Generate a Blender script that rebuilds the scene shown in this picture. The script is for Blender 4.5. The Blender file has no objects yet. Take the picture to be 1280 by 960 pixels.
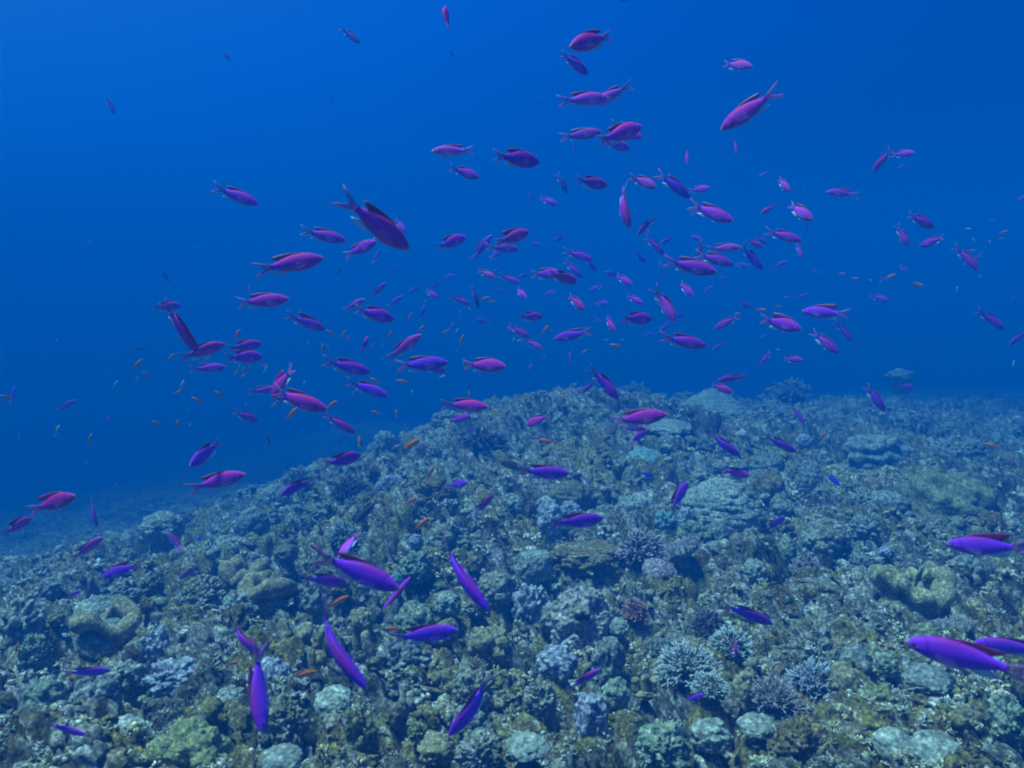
import bpy, math, random
import numpy as np
from mathutils import Vector, Matrix

C = bpy.context.scene
COL = C.collection
R = math.radians
rng = np.random.default_rng(7)
random.seed(7)

# ------------------------------------------------------------------ camera
FPX = 1000.0                      # focal length in pixels of the 1280 px wide photograph
PITCH = R(5.7)
CAM = np.array((0.0, 0.0, 1.0))
cam_d = bpy.data.cameras.new('camera')
cam_d.sensor_width = 36.0
cam_d.lens = 36.0 * FPX / 1280.0
cam_d.clip_start = 0.02
cam_d.clip_end = 400.0
cam_d.dof.use_dof = True; cam_d.dof.focus_distance = 2.9; cam_d.dof.aperture_fstop = 8.0
cam = bpy.data.objects.new('camera', cam_d)
cam.location = CAM
cam.rotation_euler = (math.pi / 2 - PITCH, 0, 0)
COL.objects.link(cam)
C.camera = cam
VIEW = np.array((0, math.cos(PITCH), -math.sin(PITCH)))
UPV = np.array((0, math.sin(PITCH), math.cos(PITCH)))
RIGHT = np.array((1.0, 0, 0))

def ray(px, py):
    return VIEW + (px - 640) / FPX * RIGHT - (py - 480) / FPX * UPV

def unproject(px, py, d):
    return CAM + d * ray(px, py)

# ------------------------------------------------------------------ world, sun, exposure
SUN_EL, SUN_AZ = R(70), R(-95)
W = bpy.data.worlds.new('World')
C.world = W
W.use_nodes = True
nt = W.node_tree
nt.nodes.clear()
n_out = nt.nodes.new('ShaderNodeOutputWorld')
n_bg = nt.nodes.new('ShaderNodeBackground')
n_sky = nt.nodes.new('ShaderNodeTexSky')
n_sky.sky_type = 'NISHITA'
n_sky.sun_disc = False
n_sky.sun_elevation = SUN_EL
n_sky.sun_rotation = SUN_AZ
n_tc = nt.nodes.new('ShaderNodeTexCoord')
n_sep = nt.nodes.new('ShaderNodeSeparateXYZ')
n_tilt = nt.nodes.new('ShaderNodeMath'); n_tilt.operation = 'MULTIPLY_ADD'
n_tilt.inputs[1].default_value = -0.40            # the light comes from the upper left
n_ramp = nt.nodes.new('ShaderNodeValToRGB')
el = n_ramp.color_ramp.elements
el[0].position = 0.0; el[0].color = (0.0, 0.012, 0.06, 1)
el[1].position = 1.0; el[1].color = (0.34, 0.58, 0.52, 1)
for p, c in ((0.44, (0.0, 0.012, 0.085, 1)), (0.52, (0.0, 0.022, 0.15, 1)), (0.60, (0.0, 0.088, 0.43, 1)), (0.68, (0.004, 0.185, 0.70, 1)), (0.80, (0.06, 0.30, 0.66, 1))):
    e = el.new(p); e.color = c
n_map = nt.nodes.new('ShaderNodeMath'); n_map.operation = 'MULTIPLY_ADD'
n_map.inputs[1].default_value = 0.5; n_map.inputs[2].default_value = 0.5
n_mix = nt.nodes.new('ShaderNodeMix'); n_mix.data_type = 'RGBA'; n_mix.blend_type = 'MULTIPLY'
n_mix.inputs[0].default_value = 1.0
L = nt.links.new
L(n_tc.outputs['Generated'], n_sep.inputs[0])
L(n_sep.outputs['X'], n_tilt.inputs[0]); L(n_sep.outputs['Z'], n_tilt.inputs[2])
L(n_tilt.outputs[0], n_map.inputs[0]); L(n_map.outputs[0], n_ramp.inputs[0])
L(n_sky.outputs[0], n_mix.inputs[6]); L(n_ramp.outputs[0], n_mix.inputs[7])
L(n_mix.outputs[2], n_bg.inputs[0]); L(n_bg.outputs[0], n_out.inputs[0])
n_bg.inputs[1].default_value = 0.15

sun_d = bpy.data.lights.new('sun', 'SUN')
sun_d.energy = 5.0
sun_d.angle = R(11)               # daylight spread by the water surface above
sun_d.color = (0.68, 1.0, 0.93)
sun = bpy.data.objects.new('sun', sun_d)
_s = Vector((math.sin(SUN_AZ) * math.cos(SUN_EL), math.cos(SUN_AZ) * math.cos(SUN_EL), math.sin(SUN_EL)))
sun.rotation_euler = (-_s).to_track_quat('-Z', 'Y').to_euler()
sun.location = (0, 0, 8)
COL.objects.link(sun)

vs = C.view_settings
vs.view_transform = 'Standard'; vs.look = 'None'; vs.gamma = 1.0; vs.use_curve_mapping = False
vs.exposure = 0.84
cy = C.cycles
cy.use_denoising = True
cy.max_bounces = 6; cy.diffuse_bounces = 3; cy.glossy_bounces = 2; cy.volume_bounces = 1
cy.transmission_bounces = 2; cy.transparent_max_bounces = 8
cy.sample_clamp_indirect = 4.0
cy.filter_width = 1.9
cy.caustics_reflective = False; cy.caustics_refractive = False

# ------------------------------------------------------------------ noise (vectorised)
def _h(ix, iy, iz, s):
    n = (ix.astype(np.int64) * 374761393 + iy.astype(np.int64) * 668265263 + iz.astype(np.int64) * 1274126177 + s * 974634777) & 0xffffffff
    n = ((n ^ (n >> 13)) * 1274126177) & 0xffffffff
    n = ((n ^ (n >> 15)) * 2246822519) & 0xffffffff
    return ((n ^ (n >> 16)) & 0xffffff) / float(0xffffff)

def vnoise(x, y, z=None, s=0):
    if z is None:
        ix, iy = np.floor(x), np.floor(y)
        fx, fy = x - ix, y - iy
        fx = fx * fx * fx * (fx * (fx * 6 - 15) + 10); fy = fy * fy * fy * (fy * (fy * 6 - 15) + 10)
        o = np.zeros_like(ix)
        a, b = _h(ix, iy, o, s), _h(ix + 1, iy, o, s)
        c, d = _h(ix, iy + 1, o, s), _h(ix + 1, iy + 1, o, s)
        return (a + (b - a) * fx) * (1 - fy) + (c + (d - c) * fx) * fy
    iz = np.floor(z); fz = z - iz; fz = fz * fz * (3 - 2 * fz)
    ix, iy = np.floor(x), np.floor(y)
    fx, fy = x - ix, y - iy
    fx = fx * fx * (3 - 2 * fx); fy = fy * fy * (3 - 2 * fy)
    r = 0
    for dz in (0, 1):
        a, b = _h(ix, iy, iz + dz, s), _h(ix + 1, iy, iz + dz, s)
        c, d = _h(ix, iy + 1, iz + dz, s), _h(ix + 1, iy + 1, iz + dz, s)
        r = r + ((a + (b - a) * fx) * (1 - fy) + (c + (d - c) * fx) * fy) * (fz if dz else 1 - fz)
    return r

def fbm(x, y, z=None, s=0, o=4):
    r, a, t = 0, 1.0, 0
    for k in range(o):
        f = 2.03 ** k
        ca, sa = math.cos(0.7 + 1.13 * k), math.sin(0.7 + 1.13 * k)      # turn every octave so that no grid shows
        r = r + a * vnoise((x * ca - y * sa) * f + 7.3 * k, (x * sa + y * ca) * f - 3.1 * k, None if z is None else z * f + 1.7 * k, s + k)
        t += a; a *= 0.5
    return r / t

def worley(x, y, z=None, s=0, jit=0.9):
    """nearest-feature distance and a random value of that feature"""
    ix, iy = np.floor(x), np.floor(y)
    iz = np.zeros_like(ix) if z is None else np.floor(z)
    best = np.full(x.shape, 9.0); idv = np.zeros(x.shape)
    for dx in (-1, 0, 1):
        for dy in (-1, 0, 1):
            for dz in ((0,) if z is None else (-1, 0, 1)):
                cx, cyy, cz = ix + dx, iy + dy, iz + dz
                px = cx + 0.5 + jit * (_h(cx, cyy, cz, s) - 0.5)
                py = cyy + 0.5 + jit * (_h(cx, cyy, cz, s + 11) - 0.5)
                d = (px - x) ** 2 + (py - y) ** 2
                if z is not None:
                    d = d + (cz + 0.5 + jit * (_h(cx, cyy, cz, s + 23) - 0.5) - z) ** 2
                m = d < best
                best = np.where(m, d, best)
                idv = np.where(m, _h(cx, cyy, cz, s + 37), idv)
    return np.sqrt(best), idv

def lumps(x, y, z=None, s=0, r=0.62):
    d, i = worley(x, y, z, s)
    rr = r * (0.55 + 0.6 * i)
    return np.maximum(0, 1 - (d / rr) ** 2) ** 0.8 * (0.35 + 0.65 * i)

# ------------------------------------------------------------------ mesh helpers
def mesh_np(name, V, F, mats=(), smooth=True, col=None, mat_idx=None):
    """V (n,3) array; F a list of equal-length rows (array) or list of such arrays"""
    if isinstance(F, np.ndarray):
        F = [F]
    me = bpy.data.meshes.new(name)
    me.vertices.add(len(V))
    me.vertices.foreach_set('co', np.asarray(V, np.float32).ravel())
    nl = sum(f.size for f in F); npoly = sum(len(f) for f in F)
    me.loops.add(nl); me.polygons.add(npoly)
    me.loops.foreach_set('vertex_index', np.concatenate([f.ravel() for f in F]).astype(np.int32))
    st, tot = [], 0
    for f in F:
        st.append(tot + np.arange(len(f)) * f.shape[1]); tot += f.size
    me.polygons.foreach_set('loop_start', np.concatenate(st).astype(np.int32))
    if mat_idx is not None:
        me.polygons.foreach_set('material_index', np.asarray(mat_idx, np.int32))
    me.update(calc_edges=True)
    me.validate()
    if smooth:
        me.polygons.foreach_set('use_smooth', np.ones(len(me.polygons), bool))
    if col is not None:
        a = me.color_attributes.new('Col', 'FLOAT_COLOR', 'POINT')
        cc = np.ones((len(V), 4), np.float32); cc[:, :3] = col
        a.data.foreach_set('color', cc.ravel())
    for m in mats:
        me.materials.append(m)
    return me

def link(name, me, parent=None):
    o = bpy.data.objects.new(name, me)
    COL.objects.link(o)
    if parent is not None:
        o.parent = parent
    return o

def tag(o, label=None, cat=None, group=None, kind=None):
    if label: o['label'] = label
    if cat: o['category'] = cat
    if group: o['group'] = group
    if kind: o['kind'] = kind
    return o

def grid_faces(nu, nv, wrap_u=False, off=0):
    """verts laid out [v][u]"""
    u = np.arange(nu if wrap_u else nu - 1); v = np.arange(nv - 1)
    U, Vv = np.meshgrid(u, v)
    a = Vv * nu + U; b = Vv * nu + (U + 1) % nu
    return (np.stack([a, b, b + nu, a + nu], -1).reshape(-1, 4) + off)

# ------------------------------------------------------------------ materials
def new_mat(name):
    m = bpy.data.materials.new(name); m.use_nodes = True
    t = m.node_tree
    b = t.nodes['Principled BSDF']
    return m, t, b

def node(t, typ, **kw):
    n = t.nodes.new(typ)
    for k, v in kw.items():
        setattr(n, k, v)
    return n

def mixrgb(t, a, b, f, blend='MIX'):
    n = node(t, 'ShaderNodeMix', data_type='RGBA', blend_type=blend)
    for s, v in ((6, a), (7, b), (0, f)):
        if isinstance(v, bpy.types.NodeSocket): t.links.new(v, n.inputs[s])
        elif s == 0: n.inputs[0].default_value = v
        else: n.inputs[s].default_value = (*v, 1)
    return n.outputs[2]

def ramp(t, fac, stops):
    n = node(t, 'ShaderNodeValToRGB')
    e = n.color_ramp.elements
    e[0].position, e[0].color = stops[0][0], (*stops[0][1], 1)
    e[1].position, e[1].color = stops[-1][0], (*stops[-1][1], 1)
    for p, c in stops[1:-1]:
        k = e.new(p); k.color = (*c, 1)
    t.links.new(fac, n.inputs[0])
    return n.outputs[0]

def coral_mat(name, c1, c2, c3=None, scale=9.0, polyp=60.0, bump=0.5, patch=0.5, from_col=False):
    """mottled living coral: two tints in patches, small polyp speckle, fine bumps"""
    m, t, b = new_mat(name)
    tc = node(t, 'ShaderNodeTexCoord')
    geo = node(t, 'ShaderNodeNewGeometry')
    co = geo.outputs['Position']
    n1 = node(t, 'ShaderNodeTexNoise'); n1.inputs['Scale'].default_value = scale; n1.inputs['Detail'].default_value = 6; n1.inputs['Roughness'].default_value = 0.68
    t.links.new(co, n1.inputs['Vector'])
    v1 = node(t, 'ShaderNodeTexVoronoi'); v1.inputs['Scale'].default_value = polyp
    t.links.new(co, v1.inputs['Vector'])
    n2 = node(t, 'ShaderNodeTexNoise'); n2.inputs['Scale'].default_value = scale * 7; n2.inputs['Detail'].default_value = 4
    t.links.new(co, n2.inputs['Vector'])
    f = ramp(t, n1.outputs[0], [(0.40, (0, 0, 0)), (0.60, (1, 1, 1))])
    if from_col:
        at = node(t, 'ShaderNodeVertexColor', layer_name='Col')
        base = at.outputs[0]
        base = mixrgb(t, base, mixrgb(t, base, c2, 1.0, 'MULTIPLY'), f)
    else:
        base = mixrgb(t, c1, c2, f)
    if c3:
        n3 = node(t, 'ShaderNodeTexNoise'); n3.inputs['Scale'].default_value = scale * 2.3; n3.inputs['Detail'].default_value = 5; n3.inputs['Roughness'].default_value = 0.75
        t.links.new(co, n3.inputs['Vector'])
        f3 = ramp(t, n3.outputs[0], [(0.52, (0, 0, 0)), (0.52 + 0.12, (patch,) * 3)])
        base = mixrgb(t, base, c3, f3)
    sp = ramp(t, n2.outputs[0], [(0.3, (0.55, 0.55, 0.58)), (0.7, (1.35, 1.35, 1.3))])
    base = mixrgb(t, base, sp, 1.0, 'MULTIPLY')
    pv = ramp(t, v1.outputs['Distance'], [(0.1, (1.2, 1.2, 1.2)), (0.8, (0.7, 0.7, 0.72))])
    base = mixrgb(t, base, pv, 0.25 if from_col else 0.8, 'MULTIPLY')
    n5 = node(t, 'ShaderNodeTexNoise'); n5.inputs['Scale'].default_value = 105; n5.inputs['Detail'].default_value = 3; n5.inputs['Roughness'].default_value = 0.6
    t.links.new(co, n5.inputs['Vector'])
    fl = ramp(t, n5.outputs[0], [(0.35, (0.22, 0.22, 0.24)), (0.47, (0.80, 0.80, 0.80)), (0.55, (1.15, 1.15, 1.15)), (0.64, (2.5, 2.5, 2.55))])
    base = mixrgb(t, base, fl, 0.76 if from_col else 0.5, 'MULTIPLY')       # polyps, coralline flecks and pits
    t.links.new(base, b.inputs['Base Color'])
    b.inputs['Roughness'].default_value = 0.85
    b.inputs['Specular IOR Level'].default_value = 0.15
    bp = node(t, 'ShaderNodeBump'); bp.inputs['Strength'].default_value = bump; bp.inputs['Distance'].default_value = 0.012
    mx = node(t, 'ShaderNodeMath', operation='SUBTRACT')
    vm = node(t, 'ShaderNodeMath', operation='MULTIPLY'); vm.inputs[1].default_value = 0.0 if from_col else 0.6
    t.links.new(v1.outputs['Distance'], vm.inputs[0])
    t.links.new(n2.outputs[0], mx.inputs[0]); t.links.new(vm.outputs[0], mx.inputs[1])
    if from_col:
        n4 = node(t, 'ShaderNodeTexNoise'); n4.inputs['Scale'].default_value = 42; n4.inputs['Detail'].default_value = 8; n4.inputs['Roughness'].default_value = 0.72
        t.links.new(co, n4.inputs['Vector'])
        t.links.new(n4.outputs[0], bp.inputs['Height']); bp.inputs['Distance'].default_value = 0.035
    else:
        t.links.new(mx.outputs[0], bp.inputs['Height'])
    t.links.new(bp.outputs[0], b.inputs['Normal'])
    return m

# what grows on the bed: centre x, y, width, height in photograph pixels, kind, material, label
CORALS = [
 # px, py, w, h, kind, material, label
 (893,505,104,38,'terrace','pale','broad pale terraced coral mound with a blunt peak on the far crest',dict(peak=1.0,terr=0.10)),
 (1127,476,34,28,'mushroom','grey','dim mushroom-shaped coral standing above the far right reef'),
 (992,484,50,26,'bush','grey','hazy bush of coral just right of the peaked terraced mound',dict(nb=70)),
 (1096,552,76,40,'dome','pale','pale lumpy coral slab on the right beyond the tan-olive mound',dict(lump=0.35,flat=0.7)),
 (1192,614,122,66,'dome','olive','large tan-olive lumpy coral mound at the right with shadow under its edge',dict(lump=0.22,lf=2.6,fine=0.07)),
 (1116,624,44,34,'plate','grey','smooth grey plate jutting out left of the large tan-olive mound',dict(tilt=24)),
 (905,632,112,56,'terrace','pale','pale blue-green terraced coral mound with wavy steps in mid reef',dict(terr=0.15)),
 (962,576,44,26,'dome','grey','low grey-blue coral head behind the striped dark dome'),
 (1015,595,32,34,'terrace','grey','dark grey ridged dome of coral ringed like a beehive',dict(terr=0.2)),
 (964,600,44,34,'dome','brown','olive coral head splashed with white left of the beehive dome'),
 (796,628,50,32,'ring','pale','pale coral head with a sunken white ring on top',{}),
 (688,637,36,34,'dome','lav','lavender twin-lobed coral head, the left and taller one',dict(lump=0.4,lf=1.8)),
 (712,634,32,24,'dome','lav','small lavender coral head tucked right of the twin lobes',dict(lump=0.4)),
 (712,612,62,30,'dome','spot','brown coral mound covered in pale spots above the lavender heads',dict(lump=0.1)),
 (734,677,98,38,'slab','brown','flat-topped rock slab coated in orange-brown crust',dict(sink=1.6)),
 (669,693,46,40,'dome','pale','smooth pale coral head with greenish flat top left of the brown slab',dict(flat=0.6,lump=0.1,fine=0.03)),
 (662,745,42,38,'knob','lav','blue-lavender lumpy coral on the slope left of the burrow'),
 (688,764,28,36,'pillar','grey','smooth grey stump of coral left of the dark burrow'),
 (727,762,76,58,'burrow','crust','pink-white crusted rock with a black burrow hole in its face','reef rock'),
 (795,757,36,30,'bush','red','dark red coral bush with pale pink tips below the lilac corals',dict(nb=60,r=0.055,base='pebble')),
 (853,686,50,34,'table','lilac','lilac-brown table coral of short fingers right of the white bush',dict(tilt=24)),
 (826,711,44,30,'plate','lilac','tilted lilac coral plate below the white-lilac thicket',dict(tilt=30,tilty=14)),
 (802,680,64,46,'bush','lilac','white-lilac coral thicket right of the brown slab',dict(nb=80,r=0.055)),
 (833,648,28,24,'knob','teal','small blue-green knobby coral beside the pale finger lobe'),
 (857,643,24,34,'pillar','lav','pale upright finger of coral left of the terraced mound'),
 (865,623,20,18,'dome','lav','small pale round coral ball above the upright finger'),
 (882,626,20,18,'dome','grey','small grey coral ball touching the terraced mound'),
 (871,662,46,30,'knob','green','pale green lumpy coral in front of the terraced mound'),
 (898,662,32,30,'dome','grey','grey dome of coral in front of the terraced mound',dict(lump=0.1)),
 (760,812,40,54,'pillar','grey','smooth grey-green column of coral below the burrowed rock',dict()),
 (862,826,84,50,'bush','white','spiky white-tipped coral bush over the lower right reef',dict(nb=110,r=0.035)),
 (916,800,58,40,'bush','white','white-tipped coral bush with a deep shadow beneath it',dict(nb=80,r=0.04)),
 (890,852,50,30,'bush','white','low white-tipped coral bush at the foot of the spiky white-tipped one',dict(nb=80,r=0.035)),
 (833,806,42,26,'bush','grey','grey coral bush at the upper left side of the spiky white-tipped one',dict(nb=80,r=0.035)),
 (932,850,30,46,'pillar','tan','tan lobe of coral with a small dark pit',dict()),
 (1020,842,66,40,'bush','blue','pale blue coral bush left of the smooth brown balls',dict(nb=100,r=0.035)),
 (970,862,62,40,'bush','lilac','grey-lilac coral bush near the bottom right',dict(nb=100,r=0.035)),
 (1055,842,46,48,'dome','tan','smooth brown-grey coral ball, the larger of two',dict(lump=0.08,fine=0.02)),
 (1070,816,38,34,'dome','grey','smooth grey coral ball behind the larger brown ball',dict(lump=0.08,fine=0.02)),
 (1145,742,98,52,'leather','khaki','olive leather coral with thick rounded lobes at the right',dict(nl=9,thick=0.27,wave=0.5,lump=0.7)),
 (1036,662,62,36,'dome','rock','pale coral head with a brown patch on its left side'),
 (985,680,28,28,'dome','green','pale green coral dome finely speckled with dots',dict(lump=0.08)),
 (1158,786,40,24,'dome','yellow','yellow-green coral head just below the olive leather coral'),
 (1199,779,42,26,'table','lilac','pale lilac table coral right of the yellow-green head',dict(nb=110)),
 (203,670,52,54,'mushroom','pale','pale tiered coral head at the left edge of the slope'),
 (128,786,84,44,'leather','tan','tan curled leather coral rolled into a ring at lower left',dict(nl=4,thick=0.27,wave=0.3,inner='grey',lump=0.2)),
 (117,756,58,28,'dome','pale','pale grey coral head behind the tan curled ring',dict(lump=0.15)),
 (195,800,42,46,'knob','lav','lavender knobby coral column at lower left'),
 (216,839,72,28,'knob','lav','lavender lumpy coral ledge below the knobby column'),
 (228,938,112,66,'knob','yellow','yellow-green knobby coral boulder at the bottom left',dict(lf=2.0)),
 (68,950,52,36,'dome','lav','smooth pale blue coral dome in the bottom left corner',dict(lump=0.1,fine=0.03)),
 (24,768,52,44,'knob','pale','pale blue-grey coral head at the left edge'),
 (40,806,40,34,'rock','green','green crusted rock at the left edge below the blue-grey head','reef rock'),
 (305,722,56,34,'leather','tan','tan folded leather coral, the upper of two on the left slope',dict(nl=5)),
 (332,742,62,34,'leather','tan','grey-tan folded leather coral just below another one on the left slope',dict(nl=4,thick=0.42)),
 (295,753,42,30,'knob','pale','knobby pale coral head below the tan folded corals'),
 (368,804,46,46,'leather','tan','tan lobed leather coral on brown rock beside the forked lobe',dict(nl=5,inner='brown')),
 (395,808,30,38,'fingers','tan','tan forked coral lobe shaped like a T',dict(lobes=[(0,0,-0.8,0.95,0.34),(0.1,0.1,0.75,1.0,0.34),(0,-0.1,0.0,0.6,0.42)])),
 (448,800,22,48,'fingers','tan','single tan finger of coral standing on the lower slope',dict(lobes=[(0,0,0.2,1.05,0.55)])),
 (457,790,16,15,'dome','tan','small tan coral ball behind the single finger',dict(lump=0.05,fine=0.02)),
 (448,908,44,64,'knob','olive','yellow-brown knobby coral column at the bottom, left of centre'),
 (497,882,24,26,'dome','spot','dark round coral dome dotted with pale points near the bottom',dict(lump=0.05)),
 (520,906,22,16,'dome','yellow','tiny yellow brain coral near the bottom',dict(lump=0.5,lf=4)),
 (470,852,22,16,'knob','yellow','small yellow lobed coral below the long bent anthias',dict(lf=2)),
 (490,847,14,18,'knob','green','small green striped coral beside the small yellow lobes'),
 (437,607,54,30,'bush','dark','dark purple-brown coral bush near the left of the crest',dict(nb=90)),
 (343,616,44,34,'dome','pale','pale grey coral dome perched at the left end of the crest',dict(lump=0.1)),
 (314,646,44,34,'dome','grey','grey coral dome below the perched pale dome',dict(lump=0.12)),
 (284,676,44,20,'dome','pale','low flat pale coral on the left slope'),
 (372,594,42,26,'bush','grey','grey coral bush at the left end of the crest',dict(nb=70)),
 (606,548,62,32,'bush','dark','dark coral bush in the shaded hollow under the crest',dict(nb=90)),
 (545,610,56,30,'rock','brown','brown crusted boulder under the crest, left of centre','reef rock'),
 (489,604,44,30,'bush','blue','blue-grey coral bush on the upper left slope',dict(nb=70)),
 (664,565,22,18,'dome','grey','small round grey coral ball in the upper reef',dict(lump=0.05)),
 (652,557,12,10,'dome','pale','tiny pale coral ball in the upper reef',dict(lump=0.05)),
 (788,590,20,24,'dome','green','small greenish coral dome above the ring-topped head',dict(lump=0.08)),
 (852,582,18,16,'dome','grey','small dull green coral ball right of the turquoise plate',dict(lump=0.05)),
 (835,532,64,18,'plate','pale','pale coral plate below the peaked terraced mound',dict(tilt=10)),
 (807,571,44,26,'plate','teal','turquoise crinkled coral plate on the upper reef',dict(tilt=26)),
 (795,487,40,22,'bush','grey','grey coral bush on the skyline of the crest, right of centre',dict(nb=70)),
 (832,503,36,18,'bush','dark','dark coral bush on the crest left of the peaked mound',dict(nb=70)),
 (705,492,52,18,'rock','rock','low lumpy rock on the highest point of the crest','reef rock'),
 (560,522,44,20,'knob','grey','grey knobby coral on the left shoulder of the crest'),
 (480,546,30,22,'dome','pale','pale knob of coral where the crest starts to fall left'),
 (1016,797,56,44,'rock','rock','pale rock with a brown patch below the scattered finger corals','reef rock'),
 (590,850,58,36,'rock','rock','pink crusted rock near the bottom centre','reef rock'),
 (613,797,58,36,'knob','tan','tan knobby coral beside the steep diving anthias'),
 (495,720,20,18,'dome','teal','small blue coral ball beside the largest near anthias',dict(lump=0.05)),
 (738,880,40,54,'pillar','lav','pale lilac column of coral at the bottom, right of centre'),
 (676,862,44,34,'rock','rock','grey crusted lump at the bottom centre','reef rock'),
 (807,853,36,30,'fingers','tan','cream stubby lobes of coral under the spiky white bush',dict(lobes=[(-0.5,0,-0.6,0.7,0.36),(0.1,-0.1,0.1,0.85,0.36),(0.6,0.1,0.7,0.6,0.34)])),
 (947,752,38,28,'dome','tan','brown-grey coral lump above the white-tipped bush'),
 (887,776,48,32,'bush','dark','dark brown coral bush left of the near violet anthias',dict(nb=80)),
 (1177,936,72,44,'plate','pale','large pale coral plate in the bottom right',dict(tilt=22)),
 (1120,926,52,40,'plate','pale','pale coral plate left of a larger one in the bottom right',dict(tilt=26)),
 (1262,886,52,46,'rock','green','greenish crusted rock at the right edge','reef rock'),
 (1113,507,22,18,'dome','pale','small pale coral ball on the far right reef'),
 (1190,531,20,12,'dome','pale','little pale coral head on the dim far right reef'),
 (1215,560,40,22,'rock','rock','dim rock on the far right reef below the lone orange fish','reef rock'),
 (1245,655,44,30,'rock','brown','brown crusted rock near the right edge beside the olive coral','reef rock'),
 (1085,705,50,34,'bush','grey','grey coral bush left of the olive leather coral',dict(nb=90)),
 (1030,735,60,36,'bush','blue','pale blue finger corals left of the olive leather coral',dict(nb=100,r=0.035)),
 (1010,705,44,30,'bush','lilac','lilac finger coral below the green speckled dome',dict(nb=90)),
 (560,665,56,34,'rock','rock','crusted rock on the slope behind the steep diving anthias','reef rock'),
 (520,700,48,30,'rock','green','green crusted rock on the left centre slope','reef rock'),
 (620,725,50,34,'dome','rock','grey mottled coral head left of the lavender lumps'),
 (430,665,48,30,'bush','grey','grey coral bush on the left slope below the dark fish',dict(nb=80)),
 (400,640,44,28,'rock','rock','pale crusted rock on the left slope','reef rock'),
 (250,735,60,30,'rock','rock','low crusted rock on the left slope beside tan folded corals','reef rock'),
 (150,735,48,26,'rock','grey','grey rock in the shade at the left','reef rock'),
 (350,890,60,40,'rock','rock','crusted boulder at the bottom left of centre','reef rock'),
 (600,930,64,40,'rock','rock','grey crusted boulder at the bottom centre edge','reef rock'),
 (830,920,70,40,'rock','green','green mottled boulder at the bottom right of centre','reef rock'),
 (1000,920,66,42,'rock','brown','brown mottled boulder at the bottom right','reef rock'),
 (1100,870,54,34,'knob','yellow','yellow tufted coral patch below the near large anthias'),
]

# ------------------------------------------------------------------ sea bed: one sheet, a mound with a crest, falling away to the left
CTRL = [(0,960,1.5),(320,960,1.45),(640,960,1.45),(960,960,1.45),(1280,960,1.45),
        (0,850,1.95),(320,850,1.95),(640,850,1.95),(960,850,1.95),(1280,850,1.85),
        (0,760,2.7),(200,755,2.6),(640,740,2.7),(1000,740,2.7),(1280,740,2.5),
        (0,712,4.0),(200,695,4.1),(330,668,4.0),(640,650,3.6),(960,650,3.7),(1280,650,3.6),
        (430,600,4.5),(640,580,4.6),(900,580,4.8),(1280,590,4.8),
        (340,625,4.9),(470,556,6.0),(560,530,6.2),(690,499,6.6),(800,500,7.0),(900,518,7.2),(1100,524,7.6),(1280,530,8),
        (1000,502,11),(1280,503,13),(1140,499,12),
        (60,697,4.6),(230,668,5.0),(290,643,5.2),(100,678,7.5),(0,688,7.5),(200,652,8),(0,630,20),(150,610,18),(280,600,13),(350,568,16),(0,605,30),(450,532,17),(250,565,28)]
pts = [unproject(*c) for c in CTRL]
pts += [np.array(p) for p in ((0.3,9.2,-0.15),(1.6,9.6,-0.1),(-3,14,-2.3),(-12,20,-4.2),(0,20,-2.2),(8,20,-1.2),(16,18,-1.0),(-16,5,-3.5),
        (-7,4,-2.0),(6,4,0.1),(-3,0,-0.05),(3,0,0.05),(0,-3,0.0),(-6,-6,-0.3),(6,-6,0.1),(0,0.2,0.12),(-30,30,-6),(30,30,-2),(0,38,-4.5),(-36,0,-5),(36,0,-0.8),(0,-36,-1),(-25,-25,-2),(25,-25,-0.5))]
P = np.array(pts)
XY, ZC = P[:, :2], P[:, 2]
def _tps(r2):
    return np.where(r2 > 1e-9, 0.5 * r2 * np.log(np.maximum(r2, 1e-9)), 0)
n = len(P)
A = np.zeros((n + 3, n + 3))
A[:n, :n] = _tps(((XY[:, None] - XY[None]) ** 2).sum(-1)) + np.eye(n) * 0.03
A[:n, n:] = np.c_[np.ones(n), XY]; A[n:, :n] = A[:n, n:].T
SOL = np.linalg.solve(A, np.r_[ZC, 0, 0, 0])
def macro(x, y):
    x = np.asarray(x, float); y = np.asarray(y, float)
    sh = x.shape; x = x.ravel(); y = y.ravel()
    z = SOL[n] + SOL[n + 1] * x + SOL[n + 2] * y
    for k in range(n):
        z = z + SOL[k] * _tps((x - XY[k, 0]) ** 2 + (y - XY[k, 1]) ** 2)
    return z.reshape(sh)

def hit(px, py, dmax=16.0):
    """depth at which the line of sight of a pixel meets the smooth sea bed (None over open water)"""
    d = np.linspace(0.7, dmax, 900)
    q = CAM + d[:, None] * ray(px, py)
    below = q[:, 2] < macro(q[:, 0], q[:, 1])
    if not below.any():
        return None
    return float(d[np.argmax(below)])

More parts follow.
